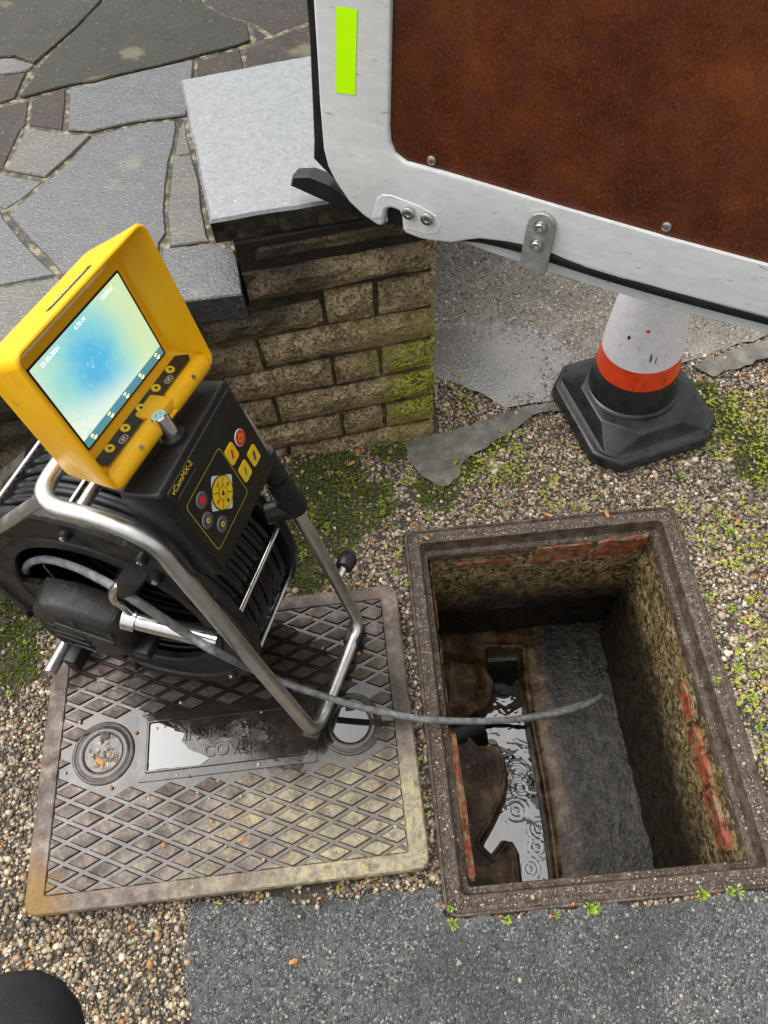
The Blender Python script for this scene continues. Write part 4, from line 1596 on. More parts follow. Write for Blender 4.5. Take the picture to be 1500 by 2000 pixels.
    R3 = B3.T @ np.array([MX, MY, MM]).T
    o3 = to_box(MC)
    ML = Matrix.Identity(4)
    for i in range(3):
        for j in range(3):
            ML[i][j] = R3[i][j]
        ML[i][3] = o3[i]
    loops = []

    def add(x0, y0, x1, y1, r, z):
        loops.append([(x, y, z) for x, y in rrect(x0, y0, x1, y1, r, 5)])
    add(-.088, -.076, .078, .066, .010, -.034)
    add(-.096, -.084, .086, .075, .012, -.031)
    add(-.0995, -.087, .0885, .0775, .013, -.026)
    add(-.1035, -.086, .0965, .094, .013, .020)
    add(-.1065, -.083, .1005, .1035, .013, .0445)
    add(-.1060, -.0825, .1000, .1030, .013, .0465)
    add(-.1045, -.0810, .0985, .1015, .012, .0478)
    add(-.1020, -.0785, .0960, .0990, .010, .0470)
    add(-.1010, -.0775, .0950, .0980, .0095, .0450)
    add(-.0860, -.0630, .0845, .0690, .005, .0040)
    add(-.0840, -.0605, .0835, .0620, .004, .0010)
    v, f = loops_geo(loops, cap0=True, cap1=True)
    vs = auto_smooth(obj('monitor_hood', v, f, MT['yellow'], cu), 32)
    vs.matrix_local = ML
    T = lambda x, y, z: Matrix.Translation((x, y, z))
    obj('screen', [(-.075, -.055, .0018), (.075, -.055, .0018), (.075, .055, .0018), (-.075, .055, .0018)], [(0, 1, 2, 3)], MT['screen'], vs)
    v, f = loops_geo([[(x, y, .0013) for x, y in rrect(-.0772, -.0572, .0772, .0572, .001, 1)], [(x, y, .0024) for x, y in rrect(-.0770, -.0570, .0770, .0570, .001, 1)],
                      [(x, y, .0024) for x, y in rrect(-.0752, -.0552, .0752, .0552, .001, 1)]])
    obj('screen_edge', v, f, MT['ink'], vs)
    for body, x in (('22-02-2024', -.048), ('4.70 M', .0015), ('12:37:31', .050)):
        text('screen_lettering', body, .0062, MT['scr_text'], vs, T(x, .0485, .0021), .00003)
    for i, x in enumerate((-.062, -.030, .000, .031, .064)):
        pl_ = []
        z = .0022
        if i in (1, 4):
            o_, i_ = rrect(x - .0032, -.0487, x + .0016, -.0447 - .0015, .0007, 1), rrect(x - .0023, -.0480, x + .0007, -.0469, .0004, 1)
            pl_.append(([(*p, z) for p in o_] + [(*p, z) for p in i_], [(k, (k + 1) % len(o_), (k + 1) % len(o_) + len(o_), k + len(o_)) for k in range(len(o_))]))
        elif i == 2:
            pl_ += [flat(rrect(x - .003, -.0478, x + .002, -.0466, .0003, 1), z), flat(rrect(x - .001, -.0496, x + .0004, -.0474, .0003, 1), z)]
        else:
            pl_.append(flat(rrect(x - .003, -.0495, x + .001, -.0463, .0006, 1), z))
        pl_.append(flat(rrect(x - .002, -.0525, x + .0042, -.0512, .0004, 1), z))
        pl_.append(flat(rrect(x - .001, -.0540, x + .0030, -.0530, .0004, 1), z))
        v, f = join_geo(pl_)
        obj('screen_icon', v, f, MT['scr_icon'], vs)
    # key strip on the sloping sill below the screen
    # sill plane from (y=-.0605, z=.001) to (y=-.0775, z=.045)
    sy, sz = -.0605, .0010
    dv = unit([0, -.0145, .0440])
    nv = unit(np.cross([1, 0, 0], dv))
    if nv[1] < 0:
        nv = -nv
    KS = Matrix.Identity(4)
    xk = np.array([1., 0, 0])
    yk = -dv
    zk = np.cross(xk, yk)
    for i in range(3):
        KS[i][0], KS[i][1], KS[i][2] = xk[i], yk[i], zk[i]
        KS[i][3] = (0, sy, sz)[i]
    st = obj('key_strip', *flat([(-.0835, -.0105), (-.0860, -.0205), (-.0835, -.0270), (.0830, -.0275), (.0885, -.0225), (.0795, -.0100)], .0014), MT['strip'], vs)
    st.matrix_local = KS
    for x in (-.064, -.034, -.003, .0285, .059):
        y = -.0162
        dz = [(x + .0052 * math.cos(a), y + .0052 * math.sin(a), .0024) for a in np.linspace(0, 2 * math.pi, 24, endpoint=False)]
        ps = [((dz, [tuple(range(24))]), 'key_yellow'), (disc_geo(x, y, .001, .0022, .0056), 'ink_line'), (flat([(x - .0024, y - .0019), (x + .0024, y - .0019), (x, y + .0027)], .0027), 'ink')]
        k = multi('arrow_key', ps, vs)
        k.matrix_local = KS
    for x in (-.0475, .0455):
        y = -.0225
        ps = [(flat(rrect(x - .0062, y - .0036, x + .0062, y + .0036, .0034, 4), .0019), 'key_pale'), (flat(rrect(x - .0055, y - .0030, x + .0055, y + .0030, .0028, 4), .0021), 'key_grey'),
              (flat([(x - .003, y), (x - .0008, y - .002), (x - .0008, y - .0006), (x + .0028, y - .0006), (x + .0028, y + .002), (x + .0016, y + .002), (x + .0016, y + .0006), (x - .0008, y + .0006), (x - .0008, y + .002)], .0023), 'ink_yellow')]
        k = multi('menu_key', ps, vs)
        k.matrix_local = KS
    # rounded grip bar along the foot of the hood, parted round the post
    for x0, x1 in ((-.092, -.018), (.022, .086)):
        pr = fillet([(x0 - .002, -.0765, .036), (x0, -.0765, .038), (x1, -.0765, .038), (x1 + .002, -.0765, .036)], .002, 3)
        tube('grip_bar', pr, .0118, MT['yellow'], vs, 16)
        xm = (x0 + x1) / 2 + .004
        lathe('screw', [(.0026, 0), (.0026, .0012)], MT['zinc'], vs, 10, (0, .55, .83), (xm, -.0700, .0478))
    box('post_socket', (-.016, -.079, .012), (.020, -.064, .046), MT['yellow'], vs, .003)
    # maker's strip on top of the hood
    ty = lambda z: .0940 + (z - .020) * .3878
    lx0, lx1, lz0, lz1 = -.036, .032, .0215, .0300
    obj('maker_label', [(lx0, ty(lz0) + .0006, lz0), (lx1, ty(lz0) + .0006, lz0), (lx1, ty(lz1) + .0006, lz1), (lx0, ty(lz1) + .0006, lz1)], [(0, 3, 2, 1)], MT['strip'], vs)
    zm = (lz0 + lz1) / 2
    text('maker_lettering', 'VIVAX-METROTECH', .0050, MT['key_pale'], vs, T((lx0 + lx1) / 2, ty(zm) + .0009, zm) @ Matrix.Rotation(-math.pi / 2 - math.atan(.3878) + math.pi * 0, 4, 'X') @ Matrix.Diagonal((1.25, 1, 1, 1)), .0001)
    return cu


build_control_unit()


# ------------------------------------------------------------------ traffic cone
def build_cone():
    bc = np.array([.513, .926, .0])
    a = math.radians(13.5)
    cm = frame_matrix(bc, (math.cos(a), math.sin(a), 0), (-math.sin(a), math.cos(a), 0), (0, 0, 1))
    co = empty('traffic_cone', mat=cm)
    tag(co, 'traffic cone with white sleeve, red band and black octagonal rubber base', 'traffic cone')

    def octo(h, c, z):
        return [(x, y, z) for x, y in ((-h + c, -h), (h - c, -h), (h, -h + c), (h, h - c), (h - c, h), (-h + c, h), (-h, h - c), (-h, -h + c))]
    loops = [octo(.138, .044, .002), octo(.142, .046, .006), octo(.140, .045, .030), octo(.133, .0425, .0335), octo(.117, .012, .0325), octo(.106, .058, .066), octo(.103, .057, .068)]
    v, f = loops_geo(loops, cap0=True, cap1=True)
    bm = bmesh.new()
    me = pymesh('t', v, f)
    bm.from_mesh(me)
    bmesh.ops.bevel(bm, geom=[e for e in bm.edges if e.calc_face_angle(0) > .5], offset=.003, segments=2, profile=.5, affect='EDGES')
    auto_smooth(bm_obj('rubber_base', bm, MT['cone_base'], co), 30)
    # sloping hand recesses on two faces of the base
    for sg, ax in ((1, 0), (1, 1)):
        pass
    loc = lambda p: (cm.inverted() @ Vector(p))[:]
    ap = unit([-.055, .02, 1.])
    ap_l = np.array((cm.to_3x3().inverted() @ Vector(ap))[:])
    c0 = np.array(loc((.511, .943, .0)))
    rad = lambda z: .0905 - (z - .06) * .112
    rim = [(rad(.06) + .006, .066), (rad(.06) + .006, .070), (rad(.06) + .002, .073)]
    lathe('collar', rim, MT['cone_base'], co, 48, ap_l, c0)

    def band(name, z0, z1, mt, grow=0.):
        lathe(name, [(rad(z0) + grow, z0), (rad(z1) + grow, z1)], MT[mt], co, 48, ap_l, c0, caps=False)
    band('black_foot', .066, .136, 'cone_base', .0006)
    band('red_band', .136, .186, 'cone_red')
    band('white_sleeve', .186, .44, 'cone_white', .0012)
    band('red_band', .44, .60, 'cone_red')
    for zc, ang, w_, h_, mt in ((.285, 55, .0040, .0042, 'key_red'), (.260, 30, .0038, .0052, 'strip'), (.236, 20, .0016, .0018, 'ink'), (.222, 68, .0022, .0130, 'key_grey'), (.216, 76, .0014, .0090, 'key_grey')):
        r_ = rad(zc) + .0019
        V = []
        for k in range(7):
            q = 2 * math.pi * k / 7
            aa = math.radians(ang + math.degrees(w_ * math.cos(q) * random.uniform(.6, 1.2) / r_))
            zz = zc + h_ * math.sin(q) * random.uniform(.6, 1.2)
            u_ = unit(np.cross(ap_l, [0, 1, 0]))
            v_ = np.cross(ap_l, u_)
            V.append(c0 + ap_l * zz + (rad(zz) + .0019) * (math.cos(aa) * u_ + math.sin(aa) * v_))
        obj('scuff_mark', V, [tuple(range(7))], MT[mt], co)
    lathe('cone_tip', [(rad(.60), .60), (rad(.70), .70), (rad(.72) - .004, .715)], MT['cone_red'], co, 48, ap_l, c0)
    return co


build_cone()

# ------------------------------------------------------------------ open van door
D_X = unit([.885, -.466, 0])
D_U = np.array([.047, .088, .995])
D_U = unit(D_U - (D_U @ D_X) * D_X)
D_N = np.cross(D_X, D_U)
D_A = np.array([.0744, .7580, .64])
DOOR_M = frame_matrix(D_A, D_X, D_U, D_N)


def build_door():
    dr = empty('van_door', mat=DOOR_M)
    tag(dr, 'open white van door lined with brown plywood, its lower corner over the pier', 'van door')
    outer = [(-.160, 1.45), (-.1605, .2576), (-.1640, .1484), (-.1635, .0900), (-.159, .068), (-.150, .050), (-.1316, .025), (-.112, .0105), (-.0914, .0009), (-.0850, .0015), (-.0820, .0060), (-.0800, .0220), (-.0760, .0290), (-.0700, .0310),
             (-.0600, .0296), (-.0560, .0240), (-.0545, .0040), (-.050, -.0010), (-.030, -.0040), (-.0143, -.0030), (.0142, .0010), (.035, .0105), (.052, .0170), (.085, .0215), (.1048, .0225), (.1482, .0200), (.165, .0165), (.1874, .0150), (.240, .0115),
             (.2908, .0085), (.4104, .0060), (.95, .0040), (.95, 1.45)]
    inner = [(-.0700, 1.45), (-.0702, .27), (-.0738, .1352), (-.0725, .1180), (-.0660, .1040), (-.0519, .0965), (-.0052, .0945), (.1496, .0830), (.271, .0755), (.3854, .0705), (.62, .0600), (.95, .05), (.95, 1.45)]
    # frame panel between the two outlines, built as a ring by walking both
    OP = outer
    bm = bmesh.new()

    def loop(pts, z):
        return [bm.verts.new((x, y, z)) for x, y in pts]
    fo, fi = loop(OP[:-1], .0), loop(inner[:-1], .0)
    eds = []
    for L in (fo, fi):
        for a, b in zip(L, L[1:]):
            eds.append(bm.edges.new((a, b)))
    eds.append(bm.edges.new((fo[0], fi[0])))
    eds.append(bm.edges.new((fo[-1], fi[-1])))
    r = bmesh.ops.triangle_fill(bm, edges=eds, use_beauty=True)
    for f in bm.faces:
        if f.normal.z < 0:
            f.normal_flip()
    # depth
    ex = bmesh.ops.extrude_face_region(bm, geom=list(bm.faces))
    for g in ex['geom']:
        if isinstance(g, bmesh.types.BMVert):
            g.co.z -= .022
    bmesh.ops.bevel(bm, geom=[e for e in bm.edges if e.is_manifold and e.calc_face_angle(0) > .9 and abs(e.verts[0].co.z) < 1e-6 and abs(e.verts[1].co.z) < 1e-6], offset=.0035, segments=3, profile=.5, affect='EDGES')
    auto_smooth(bm_obj('door_frame', bm, MT['paint'], dr), 35)
    # pressed reinforcement round the latch slot
    pad = [(-.098, .010), (-.0905, .040), (-.083, .0480), (-.070, .0500), (-.030, .0440), (-.008, .0360), (-.001, .0240), (-.004, .0120), (-.020, .0060), (-.050, .0070), (-.0525, .0260), (-.060, .0330), (-.072, .0340), (-.080, .0290), (-.0850, .0130)]
    v, f = prism_geo(pad, -.0004, .0009, .0009)
    obj('latch_pressing', v, f, MT['paint'], dr)
    box('slot_shade', (-.0795, .0005, -.030), (-.0565, .0265, -.010), MT['rubber'], dr)  # dark block standing in for the shade inside the slot
    for x, y in ((-.0447, .0328), (-.0192, .0311)):
        lathe('bolt', [(.0085, .001), (.0085, .0045), (.007, .0058), (.0038, .0060), (.0034, .0042)], MT['zinc'], dr, 16, (0, 0, 1), (x, y, .0015))
    # plywood lining, set back behind the lip
    v, f = prism_geo([(x + (.003 if 0 < i < 10 else 0) * 0, y) for i, (x, y) in enumerate([(-.076, 1.45), (-.0762, .27), (-.0798, .135), (-.078, .115), (-.070, .099), (-.054, .0905), (-.0052, .0885), (.1496, .0770), (.271, .0695), (.3854, .0645), (.62, .054), (.95, .044), (.95, 1.45)])], -.012, -.0060)
    obj('plywood_lining', v, f, MT['ply'], dr)
    for x, y in ((-.0194, .1045), (.2669, .0875), (.55, .075)):
        lathe('screw', [(.0056, -.0062), (.0056, -.0040), (.0035, -.0028)], MT['zinc'], dr, 14, (0, 0, 1), (x, y, 0))
    # bracket with two cap screws
    bp = [(.1085, -.004), (.1440, -.006), (.1450, .0560)] + [(.1275 + .0172 * math.cos(a), .0590 + .0172 * math.sin(a)) for a in np.linspace(0, math.pi, 9)] + [(.1098, .0560)]
    v, f = prism_geo(bp, .0004, .0065, .0012)
    br = obj('bracket', v, f, MT['alu'], dr)
    for x, y in ((.1275, .0588), (.1268, .0338)):
        lathe('cap_screw', [(.0092, .0060), (.0092, .0072), (.0068, .0075), (.0068, .0125), (.0060, .0135), (.0036, .0135), (.0034, .0095)], MT['zinc'], br, 18, (0, 0, 1), (x, y, 0))
    # reflective strip
    obj('reflective_strip', [(-.1340, .2560, .0006), (-.1090, .2560, .0006), (-.1155, .1660, .0006), (-.1405, .1645, .0006)], [(0, 3, 2, 1)][::1], MT['tape'], dr)
    # rubber seal and outer skin edge
    sp = [(.020, .006, -.018), (.055, .0115, -.017), (.1048, .0120, -.016), (.1482, .0080, -.016), (.24, .0010, -.016), (.41, -.0040, -.016), (.95, -.008, -.016)]
    tube('rubber_seal', catmull(sp, 4), .0095, MT['rubber'], dr, 12)
    sk = [(-.172, 1.45), (-.172, .25), (-.175, .12), (-.170, .06), (-.14, .012), (-.10, -.008), (.02, -.010), (.0627, -.0165), (.1988, -.0280), (.3219, -.0330), (.4157, -.0350), (.95, -.040), (.95, 1.45)]
    v, f = prism_geo(sk, -.034, -.0235, .002)
    obj('outer_skin', v, f, MT['paint'], dr)
    # black edge trim with the bump strip that sticks out over the coping
    tr = [(-.186, 1.45), (-.187, .20), (-.193, .08), (-.196, .055), (-.165, .03), (-.160, .10), (-.168, 1.45)]
    v, f = prism_geo(tr, -.060, -.030, .002)
    obj('edge_trim', v, f, MT['rubber'], dr)
    bs = [(-.246, -.004), (-.2405, .0130), (-.214, .0200), (-.180, .0150), (-.130, -.012), (-.100, -.030), (-.112, -.034), (-.160, -.022)]
    v, f = prism_geo(bs, -.066, -.044, .003)
    obj('bump_strip', v, f, MT['rubber'], dr)
    return dr


build_door()


# ------------------------------------------------------------------ photographer's knee in the near corner
def build_person():
    hip, knee, ank = np.array([-.27, -.55, .76]), np.array([-.440, -.062, .47]), np.array([-.53, -.42, .10])
    bm = bmesh.new()
    pts = [(hip, .105), (hip * .5 + knee * .5, .088), (hip * .15 + knee * .85, .085), (knee, .078), (knee * .8 + ank * .2 + np.array([0, .012, 0]), .058), (knee * .45 + ank * .55, .060), (ank, .046)]
    me = bpy.data.meshes.new('trouser_leg')
    me.from_pydata([tuple(p) for p, _ in pts], [(i, i + 1) for i in range(len(pts) - 1)], [])
    pe = empty('person', (-.47, -.50, 0))
    tag(pe, 'person in dark trousers, one knee reaching into the near corner', 'person')
    o = link('trouser_leg', me, MT['trouser'])
    md = o.modifiers.new('skin', 'SKIN')
    for sv, (_, r) in zip(me.skin_vertices[0].data, pts):
        sv.radius = (r, r)
    me.skin_vertices[0].data[0].use_root = True
    sb = o.modifiers.new('sub', 'SUBSURF')
    sb.levels = sb.render_levels = 2
    md.use_smooth_shade = True
    o.parent = pe
    o.matrix_parent_inverse = pe.matrix_world.inverted() if False else Matrix.Translation((.47, .50, 0))
    P = [(-.47, -.50, .055), (-.47, -.44, .05), (-.465, -.36, .035), (-.46, -.29, .03)]
    v, f = tube_geo(catmull([np.array(p) for p in P], 4), [.055] * 5 + [.05] * 4 + [.034] * 4, 16)
    s = obj('shoe', [(x + .47, y + .50, max(z, .006)) for x, y, z in v], f, MT['rubber'], pe, smooth=True)
    return pe


build_person()

# ------------------------------------------------------------------ gravel, moss and weeds
ICO_V = []
_g = (1 + 5 ** .5) / 2
for a, b in ((-1, _g), (1, _g), (-1, -_g), (1, -_g)):
    ICO_V.append((a, b, 0))
for a, b in ((-1, _g), (1, _g), (-1, -_g), (1, -_g)):
    ICO_V.append((0, a, b))
for a, b in ((_g, -1), (_g, 1), (-_g, -1), (-_g, 1)):
    ICO_V.append((a, 0, b))
ICO_V = np.array(ICO_V) / np.linalg.norm(ICO_V[0])
ICO_F = np.array([(0, 11, 5), (0, 5, 1), (0, 1, 7), (0, 7, 10), (0, 10, 11), (1, 5, 9), (5, 11, 4), (11, 10, 2), (10, 7, 6), (7, 1, 8), (3, 9, 4), (3, 4, 2), (3, 2, 6), (3, 6, 8), (3, 8, 9), (4, 9, 5), (2, 4, 11), (6, 2, 10), (8, 6, 7), (9, 8, 1)])

PALETTE = np.array([(.20, .185, .165), (.30, .275, .24), (.13, .12, .11), (.085, .078, .07), (.40, .37, .32), (.55, .52, .47), (.30, .22, .14), (.22, .16, .11), (.16, .135, .12), (.42, .20, .08), (.36, .30, .19), (.10, .10, .115), (.34, .16, .10)])
PAL_P = np.array([.15, .15, .12, .11, .13, .085, .05, .06, .07, .022, .04, .03, .01])
PAL_P = PAL_P / PAL_P.sum()


def stone_mesh(name, pos, rad, flat_=.7, tint=None, seed=3, pal=PAL_P):
    r = np.random.default_rng(seed)
    n = len(pos)
    V = np.repeat(ICO_V[None], n, 0) * r.uniform(.78, 1.18, (n, 12, 1))
    sc = np.stack([r.uniform(.75, 1.3, n), r.uniform(.7, 1.1, n), r.uniform(.5, .9, n) * flat_ / .7], 1) * rad[:, None]
    V = V * sc[:, None, :]
    a = r.uniform(0, 2 * math.pi, n)
    tx = r.normal(0, .28, n)
    c, s = np.cos(a), np.sin(a)
    ct, st = np.cos(tx), np.sin(tx)
    y, z = V[:, :, 1] * ct[:, None] - V[:, :, 2] * st[:, None], V[:, :, 1] * st[:, None] + V[:, :, 2] * ct[:, None]
    x = V[:, :, 0] * c[:, None] - y * s[:, None]
    y = V[:, :, 0] * s[:, None] + y * c[:, None]
    V = np.stack([x, y, z], 2) + pos[:, None, :]
    Fc = (ICO_F[None] + 12 * np.arange(n)[:, None, None]).reshape(-1, 3)
    me = bpy.data.meshes.new(name)
    me.vertices.add(n * 12)
    me.vertices.foreach_set('co', V.reshape(-1))
    me.loops.add(len(Fc) * 3)
    me.loops.foreach_set('vertex_index', Fc.reshape(-1).astype(np.int32))
    me.polygons.add(len(Fc))
    me.polygons.foreach_set('loop_start', np.arange(0, len(Fc) * 3, 3, dtype=np.int32))
    me.update(calc_edges=True)
    if tint is None:
        tint = PALETTE[r.choice(len(PALETTE), n, p=pal)] * r.uniform(.75, 1.4, (n, 1)) * np.array([[1.10, .99, .82]])
    at = me.attributes.new('tint', 'FLOAT_COLOR', 'POINT')
    cl = np.concatenate([np.repeat(tint[:, None, :], 12, 1), np.ones((n, 12, 1))], 2)
    at.data.foreach_set('color', cl.reshape(-1).astype(np.float32))
    return me


COVER_POLY = [(CV @ Vector((x, y, 0)))[:2] for x, y in ((-CW / 2, -CL / 2), (CW / 2, -CL / 2), (CW / 2, CL / 2), (-CW / 2, CL / 2))]
FRAME_POLY = [(0, 0), (FW, 0), (FW, FL), (0, FL)]
BARE_PIT = [G(u, v)[:2] for u, v in [(848, 735), (900, 752), (950, 775), (985, 797), (955, 815), (880, 846), (846, 850)]]


def open_ground(x, y, pad=.0):
    m = wall_dist(x, y) > -.002
    right = x > .10
    m |= right & (y < 1.25)
    m &= poly_sd(x, y, COVER_POLY) > -.012
    m &= poly_sd(x, y, FRAME_POLY) > .001 + pad
    m &= poly_sd(x, y, TARMAC) > -.004 - .014 * np.clip(fbm(x, y, 40, 91) - .42, 0, 1) * 4
    e = fbm(x, y, 45, 33)
    m &= poly_sd(x, y, DRIVE) > -.022 * np.clip(e - .42, 0, 1) * 4
    m &= poly_sd(x, y, HAUNCH) > -.030 * np.clip(e - .36, 0, 1) * 4
    m &= poly_sd(x, y, KERBS) > -.030 * np.clip(e - .36, 0, 1) * 4
    return m


# where moss grows: (photo point, radius in metres, strength)
MOSS = [(G(640, 905), .10, 1.), (G(760, 860), .07, .9), (G(830, 848), .035, 1.), (G(620, 1000), .13, 1.), (G(700, 985), .10, .95), (G(600, 1110), .07, .9), (G(900, 900), .06, 1.), (G(960, 860), .05, .9), (G(860, 955), .07, .8),
        (G(20, 1200), .09, 1.2), (G(40, 1290), .06, .9), (G(1420, 820), .10, .75), (G(1370, 760), .05, .9), (G(1480, 900), .1, .6), (G(1000, 930), .08, .5), (G(100, 960), .15, .8), (G(560, 1080), .08, 1.), (G(1450, 1330), .08, .35)]


def moss_amount(x, y):
    a = np.zeros(x.shape)
    for p, r, s in MOSS:
        a = np.maximum(a, s * np.clip(1.25 - np.hypot(x - p[0], y - p[1]) / r, 0, 1))
    return a


def scatter_ground():
    N = 265000
    x, y = rng.uniform(-1.15, 1.45, N), rng.uniform(-.28, 1.30, N)
    m = open_ground(x, y)
    bare = (fbm(x, y, 9, 21) < .34) & (x < .1)
    mo = moss_amount(x, y) * (.55 + .9 * fbm(x, y, 16, 5))
    keep = m & ~(bare & (rng.uniform(0, 1, N) < .75)) & ~((mo > .48) & (rng.uniform(0, 1, N) < .86))
    x, y = x[keep], y[keep]
    r = rng.lognormal(math.log(.0027), .36, len(x))
    r = np.clip(r, .0017, .0080)
    z = ground_z(x, y) + r * .40
    me = stone_mesh('gravel', np.stack([x, y, z], 1), r)
    tag(link('gravel', me, MT['pebble']), kind='stuff')
    # loose grit lodged in the frame's groove and on the chamber ledge
    n = 6500
    side = rng.integers(0, 4, n)
    q = rng.uniform(0, 1, n)
    d = np.where(rng.uniform(0, 1, n) < .8, rng.uniform(.007, .027, n), rng.uniform(.032, .041, n))
    gx = np.where(side == 0, d, np.where(side == 1, FW - d, q * (FW - .02) + .01))
    gy = np.where(side == 2, d, np.where(side == 3, FL - d, q * (FL - .02) + .01))
    zz = np.where(d < .0155, -.0006, np.where(d < .028, .0014, -.0295))
    rr = np.clip(rng.lognormal(math.log(.0013), .4, n), .0007, .0036)
    tint = np.array([(.12, .085, .07), (.2, .16, .13), (.07, .045, .035), (.42, .37, .3), (.16, .09, .06)])[rng.choice(5, n, p=[.33, .24, .24, .14, .05])]
    tag(link('grit', stone_mesh('grit', np.stack([gx, gy, zz], 1), rr, tint=tint, seed=9), MT['pebble']), kind='stuff')
    # small chips pressed into the tarmac
    n = 9000
    x, y = rng.uniform(-.5, .95, n), rng.uniform(-.30, .12, n)
    k = poly_sd(x, y, TARMAC) < -.003
    x, y = x[k], y[k]
    rr = np.clip(rng.lognormal(math.log(.0019), .35, len(x)), .0010, .0042)
    tt = np.array([(.05, .05, .05), (.08, .08, .08), (.12, .12, .115), (.3, .28, .24), (.45, .42, .36), (.03, .03, .03)])[rng.choice(6, len(x), p=[.3, .28, .2, .05, .02, .15])]
    tag(link('tarmac_chips', stone_mesh('tarmac_chips', np.stack([x, y, np.full(len(x), .0028)], 1), rr, flat_=.45, tint=tt, seed=12), MT['pebble']), kind='stuff')
    # drops and chips standing on the wet driveway
    n = 30000
    x, y = rng.uniform(.09, 1.15, n), rng.uniform(.93, 1.65, n)
    k = (poly_sd(x, y, DRIVE) < -.005) & (fbm(x, y, 7, 44) > .30)
    k &= ((x - .17) ** 2 + 2.6 * (y - 1.08) ** 2 + .09 * (fbm(x, y, 14, 45) - .5)) > rng.uniform(.01, .07, n)
    x, y = x[k], y[k]
    rr = np.clip(rng.lognormal(math.log(.0023), .35, len(x)), .0010, .0055)
    tt = np.array([(.12, .10, .08), (.2, .17, .135), (.40, .35, .27), (.07, .06, .05)])[rng.choice(4, len(x), p=[.3, .3, .15, .25])]
    tag(link('driveway_aggregate', stone_mesh('driveway_aggregate', np.stack([x, y, np.full(len(x), .0018)], 1), rr, flat_=.42, tint=tt, seed=14), MT['wet_stone']), kind='stuff')


scatter_ground()


def blade_mesh(name, pos, h, wdt, lean, tint, per=4, seed=1):
    """tufts of small pointed blades"""
    r = np.random.default_rng(seed)
    n = len(pos)
    P = np.repeat(pos, per, 0)
    H = np.repeat(h, per) * r.uniform(.6, 1.2, n * per)
    Wd = np.repeat(wdt, per) * r.uniform(.7, 1.2, n * per)
    a = r.uniform(0, 2 * math.pi, n * per)
    ln = np.repeat(lean, per) * r.uniform(.5, 1.4, n * per)
    ux, uy = np.cos(a), np.sin(a)
    base1 = P + np.stack([-uy * Wd, ux * Wd, np.zeros_like(a)], 1)
    base2 = P - np.stack([-uy * Wd, ux * Wd, np.zeros_like(a)], 1)
    midc = P + np.stack([ux * ln * .5, uy * ln * .5, H * .75], 1)
    m1 = midc + np.stack([-uy * Wd, ux * Wd, np.zeros_like(a)], 1) * .9
    m2 = midc - np.stack([-uy * Wd, ux * Wd, np.zeros_like(a)], 1) * .9
    tip = P + np.stack([ux * ln, uy * ln, H], 1)
    V = np.stack([base1, base2, m2, m1, tip], 1).reshape(-1, 3)
    k = 5 * np.arange(n * per)
    me = bpy.data.meshes.new(name)
    me.vertices.add(len(V))
    me.vertices.foreach_set('co', V.reshape(-1))
    q = np.stack([k, k + 1, k + 2, k + 3], 1)
    t = np.stack([k + 3, k + 2, k + 4], 1)
    lo = np.concatenate([q.reshape(-1), t.reshape(-1)]).astype(np.int32)
    me.loops.add(len(lo))
    me.loops.foreach_set('vertex_index', lo)
    me.polygons.add(len(q) + len(t))
    me.polygons.foreach_set('loop_start', np.concatenate([np.arange(0, 4 * len(q), 4), 4 * len(q) + np.arange(0, 3 * len(t), 3)]).astype(np.int32))
    me.update(calc_edges=True)
    tt = np.repeat(np.repeat(tint, per, 0), 5, 0)
    tt = np.concatenate([tt, np.ones((len(tt), 1))], 1)
    me.attributes.new('tint', 'FLOAT_COLOR', 'POINT').data.foreach_set('color', tt.reshape(-1).astype(np.float32))
    return me


def build_moss():
    N = 150000
    x, y = rng.uniform(-1.1, 1.15, N), rng.uniform(-.1, 1.15, N)
    m = open_ground(x, y)
    a = moss_amount(x, y) * (.55 + .9 * fbm(x, y, 16, 5))
    k = m & (a > .40) & (rng.uniform(0, 1, N) < .9)
    x, y, a = x[k], y[k], a[k]
    z = ground_z(x, y) + .001
    h = .004 + .004 * np.clip(a - .5, 0, 1)
    g = fbm(x, y, 40, 9)[:, None]
    tint = np.array([[.045, .07, .006]]) * (1 - g) + np.array([[.20, .25, .016]]) * g
    tint = tint * rng.uniform(.7, 1.3, (len(x), 1))
    me = blade_mesh('moss', np.stack([x, y, z], 1), h, np.full(len(x), .0011), np.full(len(x), .003), tint, 3, 4)
    tag(link('moss', me, MT['moss']), kind='stuff')
    # yellow-green stonecrop sprigs, in loose drifts
    N = 26000
    x, y = rng.uniform(-1.0, 1.1, N), rng.uniform(.05, 1.1, N)
    m = open_ground(x, y)
    b = fbm(x, y, 12, 71) + .25 * np.clip(x - .45, 0, .3) / .3 * (y < .95) + .12 * np.exp(-((x - .25) / .2) ** 2 - ((y - .82) / .1) ** 2)
    b = b - .14 * (x < -.02)
    k = m & (b > .625) & (rng.uniform(0, 1, N) < .8)
    x, y = x[k], y[k]
    z = ground_z(x, y) + .0045
    n = len(x)
    tint = np.array([[.27, .31, .045]]) * rng.uniform(.65, 1.35, (n, 1)) + np.array([[.10, .06, .0]]) * rng.uniform(0, 1, (n, 1))
    me = blade_mesh('stonecrop', np.stack([x, y, z], 1), np.full(n, .0035), np.full(n, .0013), rng.uniform(.0028, .0055, n), tint, 6, 8)
    tag(link('stonecrop', me, MT['moss']), kind='stuff')


build_moss()


